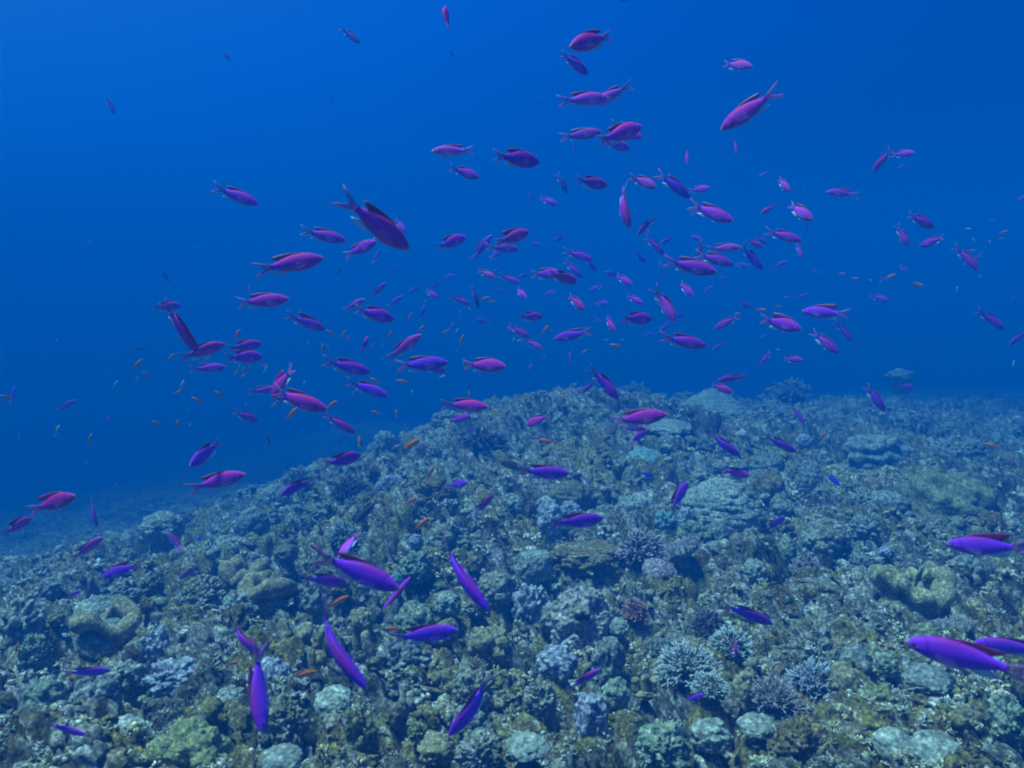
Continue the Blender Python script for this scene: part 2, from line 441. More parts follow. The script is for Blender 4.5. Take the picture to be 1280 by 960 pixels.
# low heads of coral between the named colonies
_gm = np.random.default_rng(21)
MORE, _tries = [], 0
_kinds = [('dome', 'pale', 'pale coral head'), ('dome', 'grey', 'grey coral head'), ('knob', 'grey', 'grey knobby coral'), ('knob', 'pale', 'pale knobby coral'), ('plate', 'pale', 'pale coral plate'),
          ('rock', 'rock', 'crusted lump of rock'), ('dome', 'green', 'greenish coral head'), ('dome', 'spot', 'brown dotted coral head'), ('rock', 'brown', 'brown crusted lump of rock'), ('dome', 'lav', 'blue-grey coral head'), ('dome', 'tan', 'tan coral head'), ('plate', 'grey', 'grey coral plate')]
while len(MORE) < 95 and _tries < 6000:
    _tries += 1
    x_, y_ = _gm.uniform(15, 1265), _gm.uniform(505, 945)
    d_ = hit(x_, y_)
    if d_ is None or d_ > 7.6 or hit(x_, y_ - 12) is None: continue
    w_ = float(np.clip(_gm.uniform(0.055, 0.14) * FPX / d_, 20, 64)); h_ = w_ * _gm.uniform(0.5, 0.75)
    if any(math.hypot(x_ - c[0], (y_ - c[1]) * 1.3) < 0.5 * (w_ + c[2]) * 0.95 for c in CORALS + MORE): continue
    k_ = _kinds[int(_gm.integers(len(_kinds)))]
    MORE.append((round(x_), round(y_), round(w_), round(h_), k_[0], k_[1], '', k_[2], 'reef rock' if k_[0] == 'rock' else 'coral'))
SPOTS = []
for c in CORALS + MORE:
    d_ = hit(c[0], c[1] + 0.30 * c[3]) or 9.0
    p_ = unproject(c[0], c[1] + 0.30 * c[3], d_); r_ = 0.5 * c[2] * d_ / FPX
    SPOTS.append((p_[0], p_[1] + 0.25 * r_, r_))
def footing(x, y, k=1.15):
    """1 where a coral stands, 0 away from it"""
    w = np.zeros(np.shape(x))
    for sx, sy, sr in SPOTS:
        m = (np.abs(x - sx) < 2.6 * sr) & (np.abs(y - sy) < 2.6 * sr)
        if m.any():
            w[m] = np.maximum(w[m], np.exp(-((x[m] - sx) ** 2 + (y[m] - sy) ** 2) / (k * sr) ** 2))
    return w

def ruggedness(x, y):
    """1 on the living mound, less on the deep slope to the left"""
    z = macro(x, y)
    return np.clip((z + 1.1) / 0.8, 0.3, 1.0)

def detail(x, y):
    wx = x + 0.10 * (fbm(x * 3, y * 3, s=41) - 0.5); wy = y + 0.10 * (fbm(x * 3, y * 3, s=43) - 0.5)
    r = ruggedness(x, y)
    z = 0.30 * (fbm(x * 1.1, y * 1.1, s=3, o=3) - 0.5) + 0.13 * (fbm(x * 3.0, y * 3.0, s=4, o=3) - 0.5)
    z += 0.060 * lumps(wx * 3.1, wy * 3.1, s=5)
    z += 0.040 * lumps(wx * 7.0, wy * 7.0, s=6)
    z += 0.030 * lumps(wx * 13.0 + 0.5 * fbm(x * 9, y * 9, s=45), wy * 13.0, s=8) * np.clip((fbm(x * 2.7, y * 2.7, s=47, o=3) - 0.38) / 0.2, 0.1, 1)
    z += 0.012 * np.abs(2 * fbm(x * 24.0, y * 24.0, s=9, o=3) - 1)
    z += 0.008 * np.abs(2 * fbm(x * 55.0, y * 55.0, s=10, o=2) - 1)
    rid = 1 - np.abs(2 * fbm(wx * 2.2, wy * 2.2, s=14, o=4) - 1)
    z -= 0.14 * np.clip((rid - 0.72) / 0.28, 0, 1) ** 1.3          # crevices
    rid2 = 1 - np.abs(2 * fbm(x * 6.5, y * 6.5, s=18, o=3) - 1)
    z -= 0.040 * np.clip((rid2 - 0.70) / 0.30, 0, 1)
    z += 0.014 * (fbm(x * 38, y * 38, s=20, o=4) - 0.5)
    w = footing(x, y)
    return (z - 0.06) * r * (1 - w) - 0.03 * w

def ground_z(x, y):
    return macro(x, y) + detail(np.asarray(x, float), np.asarray(y, float))

# polar sheet, fine where the photo looks
aa = np.r_[np.linspace(-180, -50, 90, endpoint=False), np.linspace(-50, 50, 880, endpoint=False), np.linspace(50, 180, 90, endpoint=False)]
rr = np.r_[np.linspace(0.02, 0.85, 40, endpoint=False), np.exp(np.linspace(math.log(0.85), math.log(12), 860, endpoint=False)), np.exp(np.linspace(math.log(12), math.log(37), 90))]
AA, RR = np.meshgrid(np.radians(aa), rr)
GX, GY = RR * np.sin(AA), RR * np.cos(AA)
GZ = ground_z(GX, GY)
# lumps and pits pushed out along the slope's own normal, so that steep faces are as rough as flat ones
_P = np.stack([GX, GY, GZ], -1)
_du = np.roll(_P, -1, 1) - np.roll(_P, 1, 1); _dv = np.gradient(_P, axis=0)
NRM = np.cross(_du, _dv); NRM /= np.maximum(np.linalg.norm(NRM, axis=-1, keepdims=True), 1e-9)
NRM *= np.sign(NRM[..., 2:3] + 1e-9)
SU, SV = GX + 0.62 * GZ, GY - 0.78 * GZ
_rg = ruggedness(GX, GY)
DN = 0.020 * lumps(SU * 11 + 0.6 * fbm(SU * 7, SV * 7, s=75), SV * 11, s=77) + 0.010 * lumps(SU * 25 + 0.6 * fbm(SU * 15, SV * 15, s=76), SV * 25, s=78) \
    + 0.075 * (fbm(SU * 26, SV * 26, s=79, o=5) - 0.5) - 0.03 * np.clip((np.abs(2 * fbm(SU * 12, SV * 12, s=80, o=3) - 1) * -1 + 0.12) / 0.12, 0, 1)
DN = np.clip(DN * _rg * (1 - 0.8 * footing(GX, GY)), -0.06, 0.09) * np.clip(RR / 0.8, 0.2, 1)
JX, JY, GZ = NRM[..., 0] * DN, NRM[..., 1] * DN, GZ + NRM[..., 2] * DN
NU, NV = len(aa), len(rr)

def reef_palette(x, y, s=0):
    """tints of turf, coralline crust, dead coral and sand in patches, with shaded hollows painted in"""
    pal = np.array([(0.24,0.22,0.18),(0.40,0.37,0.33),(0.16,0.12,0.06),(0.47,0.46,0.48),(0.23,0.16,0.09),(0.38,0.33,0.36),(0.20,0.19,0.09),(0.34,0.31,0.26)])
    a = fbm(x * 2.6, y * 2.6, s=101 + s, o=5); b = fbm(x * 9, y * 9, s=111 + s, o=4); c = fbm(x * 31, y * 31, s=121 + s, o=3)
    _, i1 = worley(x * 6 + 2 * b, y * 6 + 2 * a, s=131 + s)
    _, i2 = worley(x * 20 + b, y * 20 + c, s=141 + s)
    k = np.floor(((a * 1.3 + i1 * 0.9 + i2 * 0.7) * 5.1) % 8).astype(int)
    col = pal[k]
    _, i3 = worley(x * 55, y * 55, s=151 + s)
    big = np.clip((fbm(x * 1.9, y * 1.9, s=171 + s, o=4) - 0.36) / 0.26, 0, 1)          # pale crust against dark blotches painted to read as shaded hollows
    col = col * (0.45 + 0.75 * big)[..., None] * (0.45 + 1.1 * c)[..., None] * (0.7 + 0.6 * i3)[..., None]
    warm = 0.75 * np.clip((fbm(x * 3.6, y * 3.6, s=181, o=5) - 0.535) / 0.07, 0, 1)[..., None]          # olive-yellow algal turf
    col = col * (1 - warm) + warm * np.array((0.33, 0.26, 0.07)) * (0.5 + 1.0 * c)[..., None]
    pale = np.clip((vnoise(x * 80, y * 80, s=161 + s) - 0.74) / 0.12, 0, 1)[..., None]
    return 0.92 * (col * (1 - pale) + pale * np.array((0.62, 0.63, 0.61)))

GC = reef_palette(SU, SV) * np.where(GZ < -0.9, np.clip(1 - 0.6 * (-0.9 - GZ), 0.3, 1), 1.0)[..., None]      # darkens with depth: fading into the water painted onto the deep slope
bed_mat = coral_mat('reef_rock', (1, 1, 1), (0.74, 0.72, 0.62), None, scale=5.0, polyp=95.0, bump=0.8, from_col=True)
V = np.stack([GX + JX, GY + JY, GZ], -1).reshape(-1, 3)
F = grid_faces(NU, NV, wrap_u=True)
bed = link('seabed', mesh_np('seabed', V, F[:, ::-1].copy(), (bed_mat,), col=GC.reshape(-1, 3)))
tag(bed, kind='structure')

# ------------------------------------------------------------------ the water: blue haze in one closed box
hz_m = bpy.data.materials.new('sea_water'); hz_m.use_nodes = True
t = hz_m.node_tree; t.nodes.clear()
o_ = node(t, 'ShaderNodeOutputMaterial'); v_ = node(t, 'ShaderNodeVolumePrincipled')
v_.inputs['Color'].default_value = (0.0005, 0.101, 0.400, 1)
v_.inputs['Absorption Color'].default_value = (0.0, 0.092, 0.19, 1)      # water takes the red out first
v_.inputs['Density'].default_value = 0.212
v_.inputs['Anisotropy'].default_value = 0.0
t.links.new(v_.outputs[0], o_.inputs['Volume'])
zlo = float(GZ.min()) - 1.0; zhi = 3.4
hv = np.array([(x, y, z) for z in (zlo, zhi) for y in (-40, 40) for x in (-40, 40)], float)
hf = np.array([(0, 2, 3, 1), (4, 5, 7, 6), (0, 1, 5, 4), (2, 6, 7, 3), (0, 4, 6, 2), (1, 3, 7, 5)])
haze = link('haze', mesh_np('haze', hv, hf, (hz_m,), smooth=False))
tag(haze, kind='stuff')

# ------------------------------------------------------------------ small coral growth and rubble that nobody could count: one merged cover
def ico(sub):
    import bmesh
    bm = bmesh.new(); bmesh.ops.create_icosphere(bm, subdivisions=sub, radius=1.0)
    v = np.array([q.co[:] for q in bm.verts]); f = np.array([[q.index for q in p.verts] for p in bm.faces]); bm.free()
    return v, f

def rot_rand(g, up=0.5):
    z = g.uniform(0, 2 * math.pi)
    M = np.array([[math.cos(z), -math.sin(z), 0], [math.sin(z), math.cos(z), 0], [0, 0, 1]])
    a = g.normal(0, up); b = g.normal(0, up)
    X = np.array([[1, 0, 0], [0, math.cos(a), -math.sin(a)], [0, math.sin(a), math.cos(a)]])
    Y = np.array([[math.cos(b), 0, math.sin(b)], [0, 1, 0], [-math.sin(b), 0, math.cos(b)]])
    return X @ Y @ M

def prong(p0, p1, r0, r1, ns=5, tip=True):
    """tapered prong with rounded tip; returns verts, quads, height factor"""
    p0, p1 = np.array(p0, float), np.array(p1, float)
    ax = p1 - p0; Ln = np.linalg.norm(ax); ax = ax / max(Ln, 1e-9)
    s = np.cross(ax, (0.31, 0.52, 0.79)); s /= np.linalg.norm(s); q = np.cross(ax, s)
    st = [(0, r0), (0.55, 0.6 * r0 + 0.4 * r1), (0.9, r1), (1.0, r1 * 0.45)] if tip else [(0, r0), (1, r1)]
    ang = np.arange(ns) * 2 * math.pi / ns
    ring = np.cos(ang)[:, None] * s + np.sin(ang)[:, None] * q
    V = np.concatenate([p0 + ax * Ln * f + ring * r for f, r in st])
    h = np.repeat([f for f, r in st], ns)
    F = grid_faces(ns, len(st), wrap_u=True)
    F = np.concatenate([F, [[len(V) - ns, len(V) - ns + 1, len(V) - ns + 2, len(V) - ns + min(3, ns - 1)]]])
    return V, F, h

def tuft(g, nb=12, spread=0.9, r=0.10):
    Vs, Fs, Hs, o = [], [], [], 0
    for k in range(nb):
        a = g.uniform(0, 2 * math.pi); t_ = spread * math.sqrt(g.uniform(0.02, 1))
        d = np.array((math.sin(t_) * math.cos(a), math.sin(t_) * math.sin(a), math.cos(t_)))
        b = np.array((d[0] * 0.25, d[1] * 0.25, 0))
        L_ = g.uniform(0.45, 0.95)
        v, f, h = prong(b, b + d * L_, r, r * 0.7, 4)
        Vs.append(v); Fs.append(f + o); Hs.append(h); o += len(v)
        if g.uniform() < 0.6:
            d2 = d + g.normal(0, 0.55, 3); d2 /= np.linalg.norm(d2)
            v, f, h = prong(b + d * L_ * 0.5, b + d * L_ * 0.5 + d2 * 0.42, r * 0.8, r * 0.6, 4)
            Vs.append(v); Fs.append(f + o); Hs.append(0.4 + 0.6 * h); o += len(v)
    return np.concatenate(Vs), np.concatenate(Fs), np.concatenate(Hs)

def chunk(g, sub=1, flat=1.0, rough=0.62):
    v, f = ico(sub)
    k = g.uniform(-9, 9, 3)
    n_ = fbm(v[:, 0] * 2.2 + k[0], v[:, 1] * 2.2 + k[1], v[:, 2] * 2.2 + k[2], s=5, o=3)
    v = v * (1 + rough * 2 * (n_ - 0.5))[:, None] * np.array((g.uniform(0.7, 1.2), g.uniform(0.7, 1.2), flat))
    return v, np.c_[f, f[:, 2]], np.clip(v[:, 2] * 0.5 + 0.5, 0, 1)

def knobs(g):
    Vs, Fs, Hs, o = [], [], [], 0
    v0, f0 = ico(1)
    for k in range(7):
        a = g.uniform(0, 2 * math.pi); q = 0.62 * math.sqrt(g.uniform())
        r = g.uniform(0.24, 0.42)
        v = v0 * np.array((r, r, r * 1.2)) + np.array((q * math.cos(a), q * math.sin(a), 0.45 * (1 - q) + g.uniform(0, .1)))
        Vs.append(v); Fs.append(np.c_[f0, f0[:, 2]] + o); Hs.append(np.clip(v0[:, 2] * .5 + .5, 0, 1)); o += len(v)
    return np.concatenate(Vs), np.concatenate(Fs), np.concatenate(Hs)

g0 = np.random.default_rng(3)
PROT = [('t', tuft(g0, 11)) for _ in range(3)] + [('t', tuft(g0, 8, 1.2, 0.13)) for _ in range(2)] + [('t', tuft(g0, 7, 1.35, 0.19)) for _ in range(3)] + \
       [('c', chunk(g0, 2, 0.75)) for _ in range(4)] + [('c', chunk(g0, 2, 0.28, 0.7)) for _ in range(3)] + [('k', knobs(g0)) for _ in range(4)]
NB = 42000
ba = np.radians(g0.uniform(-46, 46, NB)); br = np.exp(g0.uniform(math.log(1.0), math.log(11.5), NB))
bx, by = br * np.sin(ba), br * np.cos(ba)
clus = fbm(bx * 2.3, by * 2.3, s=211, o=3)
kindsel = fbm(bx * 3.1, by * 3.1, s=221, o=3) + g0.normal(0, 0.09, NB)
keep = (g0.uniform(0, 1, NB) < np.clip((clus - 0.34) / 0.22, 0.35, 1)) & (g0.uniform(0, 1, NB) < ruggedness(bx, by) ** 1.5) & (footing(bx, by, 1.0) < 0.5)
bx, by, br, kindsel = bx[keep], by[keep], br[keep], kindsel[keep]
bz = ground_z(bx, by)
bz = bz + 0.012
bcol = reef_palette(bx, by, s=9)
Vs, Fs, Cs, o = [], [], [], 0
tint = np.array([(0.44, 0.43, 0.46), (0.40, 0.39, 0.38), (0.26, 0.21, 0.12), (0.50, 0.50, 0.53), (0.33, 0.26, 0.27), (0.30, 0.29, 0.16)])
for i in range(len(bx)):
    ks = kindsel[i]
    grp = 't' if ks > 0.455 else ('k' if ks > 0.405 else 'c')
    cand = [p for k_, p in PROT if k_ == grp]
    v, f, h = cand[int(g0.integers(len(cand)))]
    s = (0.005 + 0.018 * g0.uniform() ** 2.4) * (0.45 + 0.55 * br[i] / 1.6) * (1.0 if br[i] < 4 else (4 / br[i]) ** 0.35)
    if grp == 'c': s *= 0.95
    M = rot_rand(g0, 0.35) * s
    Vs.append(v @ M.T + np.array((bx[i], by[i], bz[i] - 0.12 * s)))
    Fs.append(f + o); o += len(v)
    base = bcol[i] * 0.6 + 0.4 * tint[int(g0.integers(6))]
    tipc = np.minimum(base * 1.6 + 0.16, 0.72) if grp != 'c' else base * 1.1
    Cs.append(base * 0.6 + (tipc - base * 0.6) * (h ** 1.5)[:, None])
V = np.concatenate(Vs); F = np.concatenate(Fs)
tri = F[:, 2] == F[:, 3]
grow_mat = coral_mat('reef_growth', (1, 1, 1), (0.78, 0.80, 0.70), None, scale=22.0, polyp=190.0, bump=0.4, from_col=True)
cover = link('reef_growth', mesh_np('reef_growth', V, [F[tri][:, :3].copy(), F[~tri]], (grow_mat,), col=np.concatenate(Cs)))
tag(cover, kind='stuff')

# drifting specks of plankton in the water
sv, sf = ico(1); Vs, Fs, o = [], [], 0
for k in range(170):
    d_ = 0.9 + 3.6 * g0.uniform() ** 0.8
    q = unproject(g0.uniform(-150, 1430), g0.uniform(-60, 900), d_)
    if q[2] < float(macro(q[0], q[1])) + 0.25: continue
    Vs.append(sv * g0.uniform(0.0005, 0.0011, 3) * (0.6 + 0.25 * d_) + q); Fs.append(sf + o); o += len(sv)
pm, pt_, pb = new_mat('plankton'); pb.inputs['Base Color'].default_value = (0.5, 0.52, 0.5, 1); pb.inputs['Alpha'].default_value = 0.6
specks = link('plankton_specks', mesh_np('plankton_specks', np.concatenate(Vs), np.concatenate(Fs), (pm,)))
tag(specks, kind='stuff')

# ------------------------------------------------------------------ corals one can tell apart
MC = {
 'pale':   coral_mat('pale_coral', (0.34, 0.36, 0.33), (0.25, 0.27, 0.25), (0.19, 0.18, 0.12), 8, 70, 0.6, 0.5),
 'lav':    coral_mat('lavender_coral', (0.36, 0.37, 0.47), (0.27, 0.28, 0.36), (0.45, 0.46, 0.52), 10, 85, 0.6, 0.5),
 'grey':   coral_mat('grey_coral', (0.27, 0.28, 0.27), (0.20, 0.21, 0.21), (0.14, 0.13, 0.09), 9, 80, 0.5, 0.5),
 'olive':  coral_mat('olive_coral', (0.245, 0.235, 0.130), (0.180, 0.170, 0.090), None, 6, 120, 0.35),
 'tan':    coral_mat('tan_leather_coral', (0.33, 0.28, 0.18), (0.25, 0.21, 0.13), None, 6, 140, 0.25),
 'khaki':  coral_mat('khaki_leather_coral', (0.34, 0.32, 0.19), (0.27, 0.25, 0.14), None, 6, 140, 0.25),
 'crust':  coral_mat('pink_white_crust', (0.52, 0.47, 0.50), (0.30, 0.27, 0.22), (0.58, 0.50, 0.56), 9, 60, 0.9, 0.9),
 'brown':  coral_mat('brown_crust', (0.24, 0.165, 0.07), (0.16, 0.12, 0.06), (0.38, 0.38, 0.36), 9, 60, 0.7, 0.7),
 'spot':   coral_mat('spotted_coral', (0.22, 0.19, 0.13), (0.16, 0.14, 0.10), None, 8, 38, 1.0),
 'yellow': coral_mat('yellow_green_coral', (0.27, 0.28, 0.13), (0.19, 0.21, 0.11), (0.36, 0.38, 0.25), 9, 70, 0.7, 0.5),
 'dark':   coral_mat('dark_coral', (0.10, 0.085, 0.085), (0.07, 0.06, 0.065), None, 10, 60, 0.7),
 'lilac':  coral_mat('lilac_coral', (0.34, 0.27, 0.32), (0.25, 0.20, 0.23), None, 12, 90, 0.5),
 'rock':   coral_mat('encrusted_rock', (0.30, 0.30, 0.26), (0.18, 0.17, 0.10), (0.44, 0.40, 0.43), 9, 60, 0.9, 0.8),
 'green':  coral_mat('green_crust', (0.25, 0.29, 0.22), (0.18, 0.21, 0.16), (0.40, 0.44, 0.36), 9, 70, 0.6, 0.5),
 'teal':   coral_mat('blue_green_coral', (0.24, 0.36, 0.38), (0.18, 0.28, 0.31), None, 9, 70, 0.6),
 'hole':   coral_mat('burrow_shade', (0.012, 0.012, 0.015), (0.01, 0.01, 0.012), None, 9, 70, 0.2),  # near-black, paints the dark inside the burrow
 'pebble': coral_mat('red_brown_coral', (0.16, 0.05, 0.05), (0.12, 0.045, 0.05), None, 9, 70, 0.4),
}
def tipmat(name, c0, c1):
    m, t, b = new_mat(name)
    at = node(t, 'ShaderNodeVertexColor', layer_name='Col')
    n_ = node(t, 'ShaderNodeTexNoise'); n_.inputs['Scale'].default_value = 90
    g_ = node(t, 'ShaderNodeNewGeometry'); t.links.new(g_.outputs['Position'], n_.inputs['Vector'])
    base = mixrgb(t, c0, c1, at.outputs[0])
    base = mixrgb(t, base, ramp(t, n_.outputs[0], [(0.3, (0.7, 0.7, 0.7)), (0.7, (1.25, 1.25, 1.25))]), 1.0, 'MULTIPLY')
    t.links.new(base, b.inputs['Base Color']); b.inputs['Roughness'].default_value = 0.85; b.inputs['Specular IOR Level'].default_value = 0.15
    return m
MT = {
 'lilac': tipmat('lilac_branches', (0.20, 0.14, 0.15), (0.50, 0.42, 0.48)),
 'white': tipmat('white_tipped_branches', (0.17, 0.18, 0.18), (0.62, 0.66, 0.66)),
 'blue':  tipmat('pale_blue_tipped_branches', (0.17, 0.18, 0.24), (0.55, 0.60, 0.70)),
 'red':   tipmat('pink_tipped_branches', (0.11, 0.025, 0.03), (0.62, 0.36, 0.36)),
 'dark':  tipmat('dark_branches', (0.06, 0.045, 0.06), (0.19, 0.16, 0.20)),
 'tan':   tipmat('tan_branches', (0.15, 0.13, 0.08), (0.38, 0.36, 0.25)),
 'grey':  tipmat('grey_branches', (0.13, 0.14, 0.14), (0.38, 0.40, 0.39)),
}

def dome_mesh(name, rx, ry, rz, mat, g, lump=0.0, lf=2.0, fine=0.05, terr=0.0, flat=0.0, ring=0.0, peak=0.0, nu=72, nv=40, under=0.45):
    """massive coral head. terr = stepped terraces, flat = cut top, ring = raised rim round a sunken top, peak = pointed top"""
    u = np.arange(nu) / nu * 2 * math.pi
    v = np.linspace(0.0, math.pi * (0.5 + under * 0.5), nv)
    U, Vv = np.meshgrid(u, v)
    X, Y, Z = np.sin(Vv) * np.cos(U), np.sin(Vv) * np.sin(U), np.cos(Vv)
    k = g.uniform(-20, 20, 3)
    r = np.ones_like(X) + 0.30 * (fbm(X * 1.3 + k[0], Y * 1.3 + k[1], Z * 1.3 + k[2], s=31, o=3) - 0.5)
    if lump:
        l_ = lumps(X * lf + k[0], Y * lf + k[1], Z * lf + k[2], s=33, r=0.85)
        r = r * (1 - 0.5 * lump) + lump * l_
    r += fine * (lumps(X * 7 + k[1], Y * 7 + k[0], Z * 7, s=35, r=0.8) - 0.3) + fine * 0.7 * (fbm(X * 12 + k[2], Y * 12, Z * 12, s=36, o=3) - 0.5)
    if ring:
        r = r * (1 - ring * np.exp(-(Vv / 0.42) ** 2))
    px, py, pz = X * r * rx, Y * r * ry, Z * r * rz
    if peak:
        q = np.sqrt(X ** 2 + Y ** 2)
        pz = np.where(Z > 0, rz * (0.62 * (1 - q) ** 1.05 + 0.38 * np.cos(q * 1.5)) * (0.6 + 0.4 * r), pz)
        px = np.where(Z > 0, px, px); py = py
    if flat:
        top = rz * flat
        pz = np.where(pz > top, top + (pz - top) * 0.12, pz)
    if terr:
        st = rz * terr
        w = pz / st + 0.9 * (fbm(X * 2.2 + k[0], Y * 2.2, Z * 0.5, s=38, o=3) - 0.5)
        fr = w - np.floor(w)
        sh = np.clip(fr / 0.75, 0, 1) ** 2 - fr
        pz = pz + sh * st * 0.55
        out = 1 + 0.035 * np.sin(fr * math.pi) ** 2
        px, py = px * out, py * out
    V = np.stack([px, py, pz], -1).reshape(-1, 3)
    return mesh_np(name, V, grid_faces(nu, nv, wrap_u=True), (mat,))

def branch_mesh(name, rad, hgt, mat, g, nb=40, r=0.05, spread=1.0, flatten=0.0, ns=5):
    Vs, Fs, Hs, o = [], [], [], 0
    for k in range(nb if flatten else int(nb * 2.6)):
        a = g.uniform(0, 2 * math.pi); q = math.sqrt(g.uniform(0, 1))
        b = np.array((q * 0.45 * rad * math.cos(a), q * 0.45 * rad * math.sin(a), -0.05 * hgt))
        th = q * spread
        if flatten:                     # table: short upright fingers over a flat disc
            b = np.array((q * rad * math.cos(a), q * rad * math.sin(a), hgt * 0.35 * (1 - 0.4 * q * q)))
            d = np.array((0.25 * math.cos(a) * q, 0.25 * math.sin(a) * q, 1.0)) + g.normal(0, 0.15, 3)
            L_ = hgt * g.uniform(0.35, 0.6)
        else:
            d = np.array((math.sin(th) * math.cos(a), math.sin(th) * math.sin(a), math.cos(th)))
            full = np.array((d[0] * rad, d[1] * rad, d[2] * hgt * 0.85))
            b = full * (0.66 if k % 3 else 0.5) + g.normal(0, 0.05 * rad, 3)
            d = full / np.linalg.norm(full) + g.normal(0, 0.28, 3)
            L_ = np.linalg.norm(full) * 0.33 * g.uniform(0.5, 1.4)
        d = d / np.linalg.norm(d)
        rb = r * rad * g.uniform(0.65, 1.05)
        v, f, h = prong(b, b + d * L_, rb, rb * 0.62, ns)
        Vs.append(v); Fs.append(f + o); Hs.append(h); o += len(v)
        for _ in range(2 if not flatten else 1):
            d2 = d + g.normal(0, 0.5, 3); d2 /= np.linalg.norm(d2)
            f0_ = g.uniform(0.35, 0.75)
            v, f, h = prong(b + d * L_ * f0_, b + d * L_ * f0_ + d2 * L_ * 0.42, r * rad * 0.75, r * rad * 0.5, 4)
            Vs.append(v); Fs.append(f + o); Hs.append(f0_ + (1 - f0_) * h); o += len(v)
    F4 = np.concatenate(Fs)
    H = np.concatenate(Hs) ** 1.8
    return mesh_np(name, np.concatenate(Vs), F4, (mat,), col=np.repeat(H[:, None], 3, 1))

def lobe_ring_mesh(name, rad, hgt, mat, g, nl=7, gap=0.0, thick=0.42, wave=0.3, curl=0.5):
    """thick folded rim of a leather coral: a fat wavy ring that bulges into rounded lobes"""
    nu, nv = 140, 22
    u = np.arange(nu) / nu * 2 * math.pi; v = np.arange(nv) / nv * 2 * math.pi
    U, Vv = np.meshgrid(u, v)
    ph = g.uniform(0, 6.28, 3)
    fold = np.sin(nl * U + ph[0])
    Rr = rad * (0.66 + 0.16 * wave * fold + 0.12 * np.sin(2 * U + ph[1]))
    th = rad * thick * (0.72 + 0.34 * np.abs(np.sin(nl * 0.5 * U + ph[2])) ** 0.7)
    zc = hgt * (0.62 + 0.20 * np.sin(2 * U + ph[2]) + 0.10 * fold)
    k = g.uniform(-9, 9, 2)
    rr_ = 1 + 0.14 * (fbm(np.cos(U) * 4 + k[0], np.sin(U) * 4 + k[1], np.cos(Vv) * 1.5, s=61, o=3) - 0.5)
    r_ = Rr + th * np.cos(Vv) * rr_
    V = np.stack([r_ * np.cos(U), r_ * np.sin(U), zc + th * np.sin(Vv) * 0.95 * rr_], -1).reshape(-1, 3)
    F = np.concatenate([grid_faces(nu, nv, wrap_u=True), np.stack([np.arange(nu) + (nv - 1) * nu, (np.arange(nu) + 1) % nu + (nv - 1) * nu, (np.arange(nu) + 1) % nu, np.arange(nu)], -1)])
    return mesh_np(name, V, F, (mat,))

def finger_mesh(name, p0, p1, r0, r1, mat, g, n=16, ns=20):
    """one smooth rounded lobe"""
    p0, p1 = np.array(p0, float), np.array(p1, float)
    ax = p1 - p0; Ln = np.linalg.norm(ax); ax /= Ln
    s = np.cross(ax, (0.3, 0.9, 0.2)); s /= np.linalg.norm(s); q = np.cross(ax, s)
    t_ = np.linspace(0, 1, n)
    rad = (r0 + (r1 - r0) * t_ + 0.12 * r1 * np.sin(t_ * 7)) * np.sqrt(np.clip(1 - ((t_ - 0.72) / 0.28).clip(0) ** 2, 0.0005, 1))
    an = np.arange(ns) / ns * 2 * math.pi
    bend = np.sin(t_ * 2.4)[:, None] * s * Ln * 0.10
    ctr = p0 + t_[:, None] * ax * Ln + bend
    V = ctr[:, None] + rad[:, None, None] * (np.cos(an)[None, :, None] * s + np.sin(an)[None, :, None] * q)
    V = V.reshape(-1, 3)
    V += 0.10 * r1 * (fbm(V[:, 0] * 30, V[:, 1] * 30, V[:, 2] * 30, s=63, o=2) - 0.5)[:, None] * 2
    F = grid_faces(ns, n, wrap_u=True)
    return mesh_np(name, V, F, (mat,))

# ------------------------------------------------------------------ words for the labels
def words_dir(hx, hy, tx, ty, ps=0):
    a = math.degrees(math.atan2(-(hy - ty), hx - tx))
    if ps <= -45: return 'swimming away'
    k = int(round(a / 45.0)) % 8
    return ['facing right', 'rising right', 'pointing up', 'rising left', 'facing left', 'diving left', 'diving down', 'diving right'][k]

def words_place(x, y):
    g_ = hit(x, y)
    h = ['at the far left', 'on the left', 'left of centre', 'near the centre', 'right of centre', 'on the right', 'at the far right'][min(6, max(0, int(x / 1280 * 7)))]
    if g_ is not None and y > 520 and g_ < 7:
        best = min(CORALS, key=lambda c: (c[0] - x) ** 2 + (c[1] - y) ** 2)
        dx, dy = x - best[0], y - best[1]
        if math.hypot(dx, dy) < 75 and len(best[6].split()) <= 20:
            rel = 'over' if math.hypot(dx, dy) < 0.5 * best[2] else (('right of' if dx > 0 else 'left of') if abs(dx) > abs(dy) else ('above' if dy < 0 else 'below'))
            nm = SHORT.get(best[6])
            if nm: return rel + ' the ' + nm
        return ('over the near reef ' if y > 700 else 'over the middle reef ') + h
    for lim, w in ((70, 'at the top '), (150, 'high in the water '), (235, 'in the upper water '), (320, 'in mid water '), (400, 'in deeper water '), (470, 'low in the water ')):
        if y < lim: return w + h
    return 'near the reef crest ' + h
def _short(lb):
    for stop in (' with ', ' at ', ' on ', ' in ', ' below ', ' above ', ' beside ', ' behind ', ' right of ', ' left of ', ' near ', ' standing ', ' just ', ' jutting ', ' beyond ', ' covered ', ' coated ', ' tucked ', ' touching ', ' over ', ' under ', ' dotted ', ' finely ', ' perched ', ' where ', ' rolled ', ' splashed ', ' ringed ', ' shaped ', ','):
        lb = lb.split(stop)[0]
    return lb
SHORT = {}
_cnt = {}
for c in CORALS: _cnt[_short(c[6])] = _cnt.get(_short(c[6]), 0) + 1
for c in CORALS:
    s_ = _short(c[6])
    if _cnt[s_] == 1 and 2 <= len(s_.split()) <= 4: SHORT[c[6]] = s_

